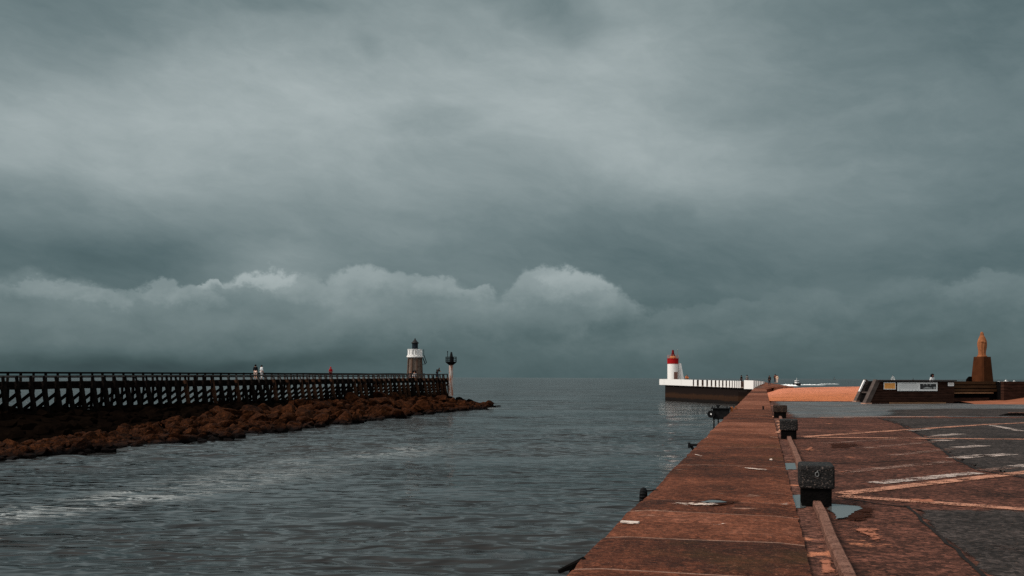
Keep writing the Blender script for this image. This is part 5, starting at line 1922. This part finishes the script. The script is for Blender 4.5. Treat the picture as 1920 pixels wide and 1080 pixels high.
M_skin = mat('skin', (.42, .22, .15), (.48, .26, .18), .6, 5)
def cloth(c):
    nm = 'cloth_%d_%d_%d' % tuple(int(x * 999) for x in c)
    return mat(nm, c, tuple(min(1, x * 1.3) for x in c), .9, 9)
def person(label, loc, yaw, pose='stand', shirt=(.02, .02, .02), trousers=(.03, .03, .04), hair=(.01, .007, .005), skin=None, shorts=False, bag=None, hood=False, long_hair=False, cap=None, scale=1.0, group=None):
    t = thing('person', label, 'person', loc, yaw, group)
    t.scale = (scale,) * 3
    if pose == 'stand':
        pv, sp, ch, nk, hd, ht = (0, 0, .95), (0, .0, 1.17), (0, .01, 1.36), (0, .0, 1.48), (0, .02, 1.58), (0, .01, 1.67)
        sh = [(-.17, 0, 1.41), (.17, 0, 1.41)]
        el_ = [(-.23, -.03, 1.15), (.23, -.02, 1.15)]
        wr = [(-.21, .10, .95), (.22, .06, .93)]
        hp = [(-.10, 0, .90), (.10, 0, .90)]
        kn_ = [(-.11, .05, .50), (.11, -.01, .50)]
        an = [(-.11, .06, .09), (.12, -.09, .09)]
        to = [(-.12, .21, .035), (.13, .06, .035)]
    elif pose == 'lean':      # bent forward with elbows on the rail
        pv, sp, ch, nk, hd, ht = (0, 0, .93), (0, .10, 1.12), (0, .22, 1.26), (0, .31, 1.35), (0, .38, 1.44), (0, .38, 1.53)
        sh = [(-.17, .25, 1.30), (.17, .25, 1.30)]
        el_ = [(-.25, .42, 1.08), (.25, .42, 1.08)]
        wr = [(-.08, .56, 1.04), (.08, .56, 1.06)]
        hp = [(-.10, 0, .88), (.10, 0, .88)]
        kn_ = [(-.11, .06, .49), (.11, 0, .49)]
        an = [(-.11, .0, .09), (.12, -.08, .09)]
        to = [(-.12, .15, .035), (.13, .07, .035)]
    else:                     # sitting, knees drawn up
        pv, sp, ch, nk, hd, ht = (0, 0, .14), (0, .04, .36), (0, .10, .55), (0, .13, .67), (0, .17, .77), (0, .17, .86)
        sh = [(-.17, .11, .60), (.17, .11, .60)]
        el_ = [(-.25, .26, .40), (.25, .26, .40)]
        wr = [(-.13, .44, .42), (.13, .44, .42)]
        hp = [(-.10, .02, .12), (.10, .02, .12)]
        kn_ = [(-.15, .42, .36), (.15, .42, .36)]
        an = [(-.14, .60, .09), (.14, .62, .09)]
        to = [(-.15, .74, .035), (.15, .76, .035)]
    V, Rd, Eg = [], [], []
    def add(p, r, par=None):
        V.append(p); Rd.append(r)
        if par is not None:
            Eg.append((par, len(V) - 1))
        return len(V) - 1
    i0 = add(pv, (.15, .11))
    i1 = add(sp, (.13, .10), i0); i2 = add(ch, (.16, .11), i1); i3 = add(nk, .055, i2); i4 = add(hd, (.082, .10), i3); i5 = add(ht, (.062, .075), i4)
    hdv = Vector(hd)
    add(tuple(hdv + Vector((0, .105, .0))), .016, i4)                # nose
    for sx_ in (-1, 1):
        add(tuple(hdv + Vector((.09 * sx_, -.01, .0))), .017, i4)    # ears
    for q in (0, 1):
        s_ = add(sh[q], .062, i2); e_ = add(el_[q], .045, s_); w_ = add(wr[q], .030, e_)
        d = (Vector(wr[q]) - Vector(el_[q])).normalized()
        pm = Vector(wr[q]) + d * .06
        p_ = add(tuple(pm), (.036, .020), w_)
        side = d.cross(Vector((0, 1, .3))).normalized()
        curl = side.cross(d).normalized()
        for fk in range(4):
            L_ = (.062, .074, .070, .055)[fk]
            b1 = pm + d * (.035) + side * (fk - 1.5) * .019
            f1 = add(tuple(b1), .0095, p_)
            f2 = add(tuple(b1 + d * L_ * .6 + curl * .008), .0085, f1)
            add(tuple(b1 + d * L_ + curl * .026), .007, f2)
        tb = pm - d * .015 + side * .036
        t1 = add(tuple(tb), .010, p_)
        add(tuple(tb + d * .035 + side * .018), .008, t1)
        h_ = add(hp[q], .09, i0); k_ = add(kn_[q], .064, h_); a_ = add(an[q], .044, k_); add(to[q], (.045, .032), a_)
    skin_mesh('body', V, Rd, Eg, skin or M_skin, t)
    # top
    V, Rd, Eg = [], [], []
    i0 = add(tuple(Vector(pv) + Vector((0, 0, -.02))), (.175, .13)); i1 = add(sp, (.158, .125), i0); i2 = add(ch, (.182, .135), i1); add(tuple(Vector(nk) - Vector((0, 0, .025))), .075, i2)
    for q in (0, 1):
        s_ = add(sh[q], .085, i2); e_ = add(el_[q], .066, s_)
        add(tuple(Vector(el_[q]).lerp(Vector(wr[q]), .8)), .05, e_)
    skin_mesh('jacket', V, Rd, Eg, cloth(shirt), t)
    V, Rd, Eg = [], [], []
    i0 = add(pv, (.165, .125))
    for q in (0, 1):
        h_ = add(hp[q], .112, i0); k_ = add(kn_[q], .085, h_)
        if not shorts:
            add(tuple(Vector(kn_[q]).lerp(Vector(an[q]), .85)), .066, k_)
    skin_mesh('trousers', V, Rd, Eg, cloth(trousers), t)
    for q in (0, 1):
        bm = BM()
        bmesh.ops.create_uvsphere(bm, u_segments=10, v_segments=6, radius=1)
        a_, o_ = Vector(an[q]), Vector(to[q])
        mid = a_.lerp(o_, .5)
        for v in bm.verts:
            v.co = Vector((v.co.x * .055 + mid.x, v.co.y * .14 + mid.y, max(v.co.z, -.55) * .06 + .034))
        obj('shoe', bm, M_black, t, True)
    # hair or hood
    bm = BM()
    bmesh.ops.create_uvsphere(bm, u_segments=18, v_segments=12, radius=1)
    for v in bm.verts:
        c_ = v.co.copy()
        r_ = .122 if not long_hair else .15
        zf = c_.z
        if c_.y > .25 and zf < .35:
            c_.y = .25                       # open over the face
        if long_hair and zf < 0:
            zf *= 1.5
        v.co = Vector((c_.x * r_, c_.y * r_ * .98 - .012, zf * r_ * (1.0 if not hood else 1.15) + .035)) + hdv
        v.co += v.normal * .006 * mnoise.noise(v.co * 30)
    obj('hood' if hood else 'hair', bm, cloth(shirt if hood else hair), t, True)
    if cap:
        bm = BM()
        lathe(bm, [(.16, .075), (.125, .085), (.12, .13), (.08, .175), (.02, .18)], 16)
        o = obj('hat', bm, cloth(cap), t, True)
        o.location = hdv + Vector((0, 0, 0))
    if bag:
        bm = BM()
        c_ = Vector(ch) + Vector((0, -.22, -.10))
        box(bm, c_.x - .16, c_.x + .16, c_.y - .08, c_.y + .10, c_.z - .24, c_.z + .2, .06, 3)
        obj('rucksack', bm, cloth(bag), t, True)
    return t

def jpt(px, w):
    """spot on the jetty deck at offset w from its near edge in picture column px"""
    P = J(0, w, 0)
    q = on_line(px, P, JE)
    f = max(0, min(1, (q - P).length / JL))
    return Vector((q.x, q.y, lerp(1.18, 1.55, f)))
person('person in black top and pale shorts walking on the timber jetty', jpt(479, -1.8), R(0), shirt=(.008, .008, .01), trousers=(.55, .40, .34), shorts=True)
person('person in pale grey clothes walking on the jetty beside the black-topped walker', jpt(490.5, -1.5), R(-40), shirt=(.5, .52, .54), trousers=(.42, .40, .40), scale=.97)
person('person in red jacket alone on the middle of the timber jetty', jpt(620, -2.2), R(30), shirt=(.30, .006, .012), trousers=(.05, .01, .012), hood=True, scale=.9)
_c = A(778, 700, 150)
person('person in black sitting against the foot of the stone lighthouse, left of the white one', (A(769, 700, 148).x, 147.9, 1.53), R(200), 'sit', shirt=(.010, .009, .009), hair=(.16, .06, .03), scale=1.15)
person('person in white top sitting against the foot of the stone lighthouse', (A(778, 700, 147.6).x, 147.6, 1.53), R(170), 'sit', shirt=(.62, .62, .63), trousers=(.10, .10, .11), hair=(.12, .05, .03), scale=1.05)
person('hooded person in black leaning over the jetty rail near its seaward end', (A(819.5, 700, 150.5).x, 150.6, 1.55), R(-110), 'lean', shirt=(.006, .006, .007), hood=True, bag=(.008, .008, .009), scale=.98)

def ppt(px, back, zoff=0.0):
    q = on_line(px, FA, FD) - FN * back
    f = max(0, min(1, (q - FA).length / (FB - FA).length))
    return Vector((q.x, q.y, lerp(.46, .22, f) + zoff))
person('person in orange sitting beside the white fin of the red-topped lighthouse', ppt(1275, 1.4, .80), R(180), 'sit', shirt=(.40, .11, .03), trousers=(.10, .05, .03), scale=1.25)
person('person in black behind the white parapet, left of the one in grey', ppt(1368.5, 2.2, .3), R(40), shirt=(.006, .006, .007), hair=(.006, .005, .004))
person('person in grey behind the white parapet, right of the one in black', ppt(1375, 2.6, .35), R(-10), shirt=(.10, .11, .11), hair=(.012, .01, .01))
person('broad person in dark brown coat alone behind the parapet bend', ppt(1408, 3.4, .25), R(20), shirt=(.016, .010, .008), bag=(.02, .012, .01), hair=(.02, .012, .01))
person('person in dark clothes with rucksack standing at the seaward end of the promenade', G(1453.5, 718.5, .80), R(-20), shirt=(.012, .008, .008), trousers=(.02, .015, .02), bag=(.09, .03, .02), scale=1.0)
person('person in cream clothes standing at the seaward end of the promenade', G(1457, 718.8, .78), R(160), shirt=(.50, .38, .28), trousers=(.55, .45, .38), scale=.9)
p_ = A(1748, 714, 77)
person('person with bushy dark hair and light grey top behind the plank wall', (p_.x, 77.0, A(1748, 702, 77).z - 1.70), R(-150), shirt=(.42, .43, .44), long_hair=True, hair=(.006, .004, .004), scale=1.0, skin=mat('brown_skin', (.16, .05, .035), (.2, .07, .05), .6, 5))

# a ledge behind the wall for that person: the raised back deck of the wall
# ------------------------------------------------------------------ boats
M_hull = mat('dark_hull', (.012, .013, .015), (.02, .02, .022), .4, 2)
M_sail = mat('white_sail', (.72, .73, .72), (.80, .80, .79), .7, 3)
M_sailg = mat('grey_sail', (.24, .27, .28), (.30, .32, .33), .7, 3)
def hull_bm(L, B, H, z0):
    bm = BM()
    rings = []
    n = 11
    for i in range(n):
        f = i / (n - 1)
        wd = B / 2 * math.sin(math.pi * (.12 + .86 * f) ) ** .6 if f < .98 else .04
        x = (f - .5) * L
        sheer = H * (1 + .35 * (f - .4) ** 2)
        rings.append([bm.verts.new((x, -wd, z0 + sheer)), bm.verts.new((x, -wd * .75, z0 + H * .25)), bm.verts.new((x, 0, z0 - .25)), bm.verts.new((x, wd * .75, z0 + H * .25)), bm.verts.new((x, wd, z0 + sheer))])
    for a_, b_ in zip(rings[:-1], rings[1:]):
        for k in range(4):
            bm.faces.new((a_[k], a_[k + 1], b_[k + 1], b_[k]))
        bm.faces.new((a_[4], a_[0], b_[0], b_[4]))
    bm.faces.new(rings[0]); bm.faces.new(list(reversed(rings[-1])))
    return bm
def sailboat(label, px, py0, py1, Y, sailm, yaw=0.0, jib=True, hullm=None):
    b_ = A(px, py1, Y)
    top = A(px, py0, Y).z
    t = thing('sailing_boat', label, 'sailing boat', (b_.x, Y, WATER), yaw, 'sailing boats far out at sea')
    Hm = top - WATER
    L = Hm * .78
    obj('hull', hull_bm(L, L * .28, Hm * .07, 0.1), hullm or M_hull, t)
    bm = BM(); tube(bm, (0, 0, Hm * .05), (0, 0, Hm), Hm * .008, 6); obj('mast', bm, M_hull, t)
    def sail(name, tri, bulge):
        bm = BM()
        n = 8
        P = [Vector(q) for q in tri]
        g = {}
        for i in range(n + 1):
            for j in range(n + 1 - i):
                u, v = i / n, j / n
                p = P[0] * (1 - u - v) + P[1] * u + P[2] * v
                p.y += bulge * 27 * (1 - u - v) * u * v
                g[i, j] = bm.verts.new(p)
        for i in range(n):
            for j in range(n - i):
                bm.faces.new((g[i, j], g[i + 1, j], g[i, j + 1]))
                if j < n - i - 1:
                    bm.faces.new((g[i + 1, j], g[i + 1, j + 1], g[i, j + 1]))
        bmesh.ops.solidify(bm, geom=bm.faces[:], thickness=.06)
        obj(name, bm, sailm, t)
    sail('mainsail', ((-.04 * L, 0, Hm * .14), (-.52 * L, 0, Hm * .14), (-.04 * L, 0, Hm * .97)), Hm * .03)
    if jib:
        sail('jib', ((.07 * L, 0, Hm * .13), (.55 * L, 0, Hm * .12), (.07 * L, 0, Hm * .85)), Hm * .03)
sailboat('sailing boat with two white sails on the horizon above the orange notice', 1674, 702, 711.5, 2600, M_sail)
sailboat('small grey sailing boat on the horizon above the bright sand', 1565, 706, 711, 3600, M_sailg, jib=False)
sailboat('faint pale sailing boat low on the horizon above the white information board', 1712, 707.5, 711.8, 4200, M_sailg, yaw=.6)

def motorboat(label, px, pyw, Y, yaw, L, white=False):
    p = A(px, pyw, Y)
    t = thing('motor_boat', label, 'boat', (p.x, Y, WATER), yaw, 'motor boats off the beach')
    obj('hull', hull_bm(L, L * .42, L * .16, .2), M_whiteplain if white else M_hull, t)
    bm = BM(); box(bm, -L * .22, L * .08, -L * .13, L * .13, L * .16 + .15, L * .42, .12); obj('cabin', bm, M_whiteplain, t)
    bm = BM(); box(bm, -L * .20, L * .085, -L * .132, L * .132, L * .30, L * .37); obj('window', bm, M_navy, t)
    bm = BM(); tube(bm, (-L * .1, 0, L * .42), (-L * .1, 0, L * .66), .05, 6); tube(bm, (-L * .2, 0, L * .55), (0, 0, L * .55), .03, 6); obj('mast', bm, M_whiteplain, t)
motorboat('dark-hulled motor boat with white cabin riding the surf beyond the promenade', 1495, 722, 650, R(-70), 7.5)
motorboat('white motor boat on the horizon just right of the statue', 1887, 713.5, 1500, R(10), 8, True)
motorboat('small white motor boat at the far right of the horizon', 1902, 713, 1700, R(20), 5.5, True)
# dark stone by the pedestal
bm = rock_mesh(77)
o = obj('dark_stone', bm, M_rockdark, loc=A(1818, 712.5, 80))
o.scale = (.28, .25, .3)
tag(o, 'small dark stone at the left foot of the brown pedestal', 'stone')
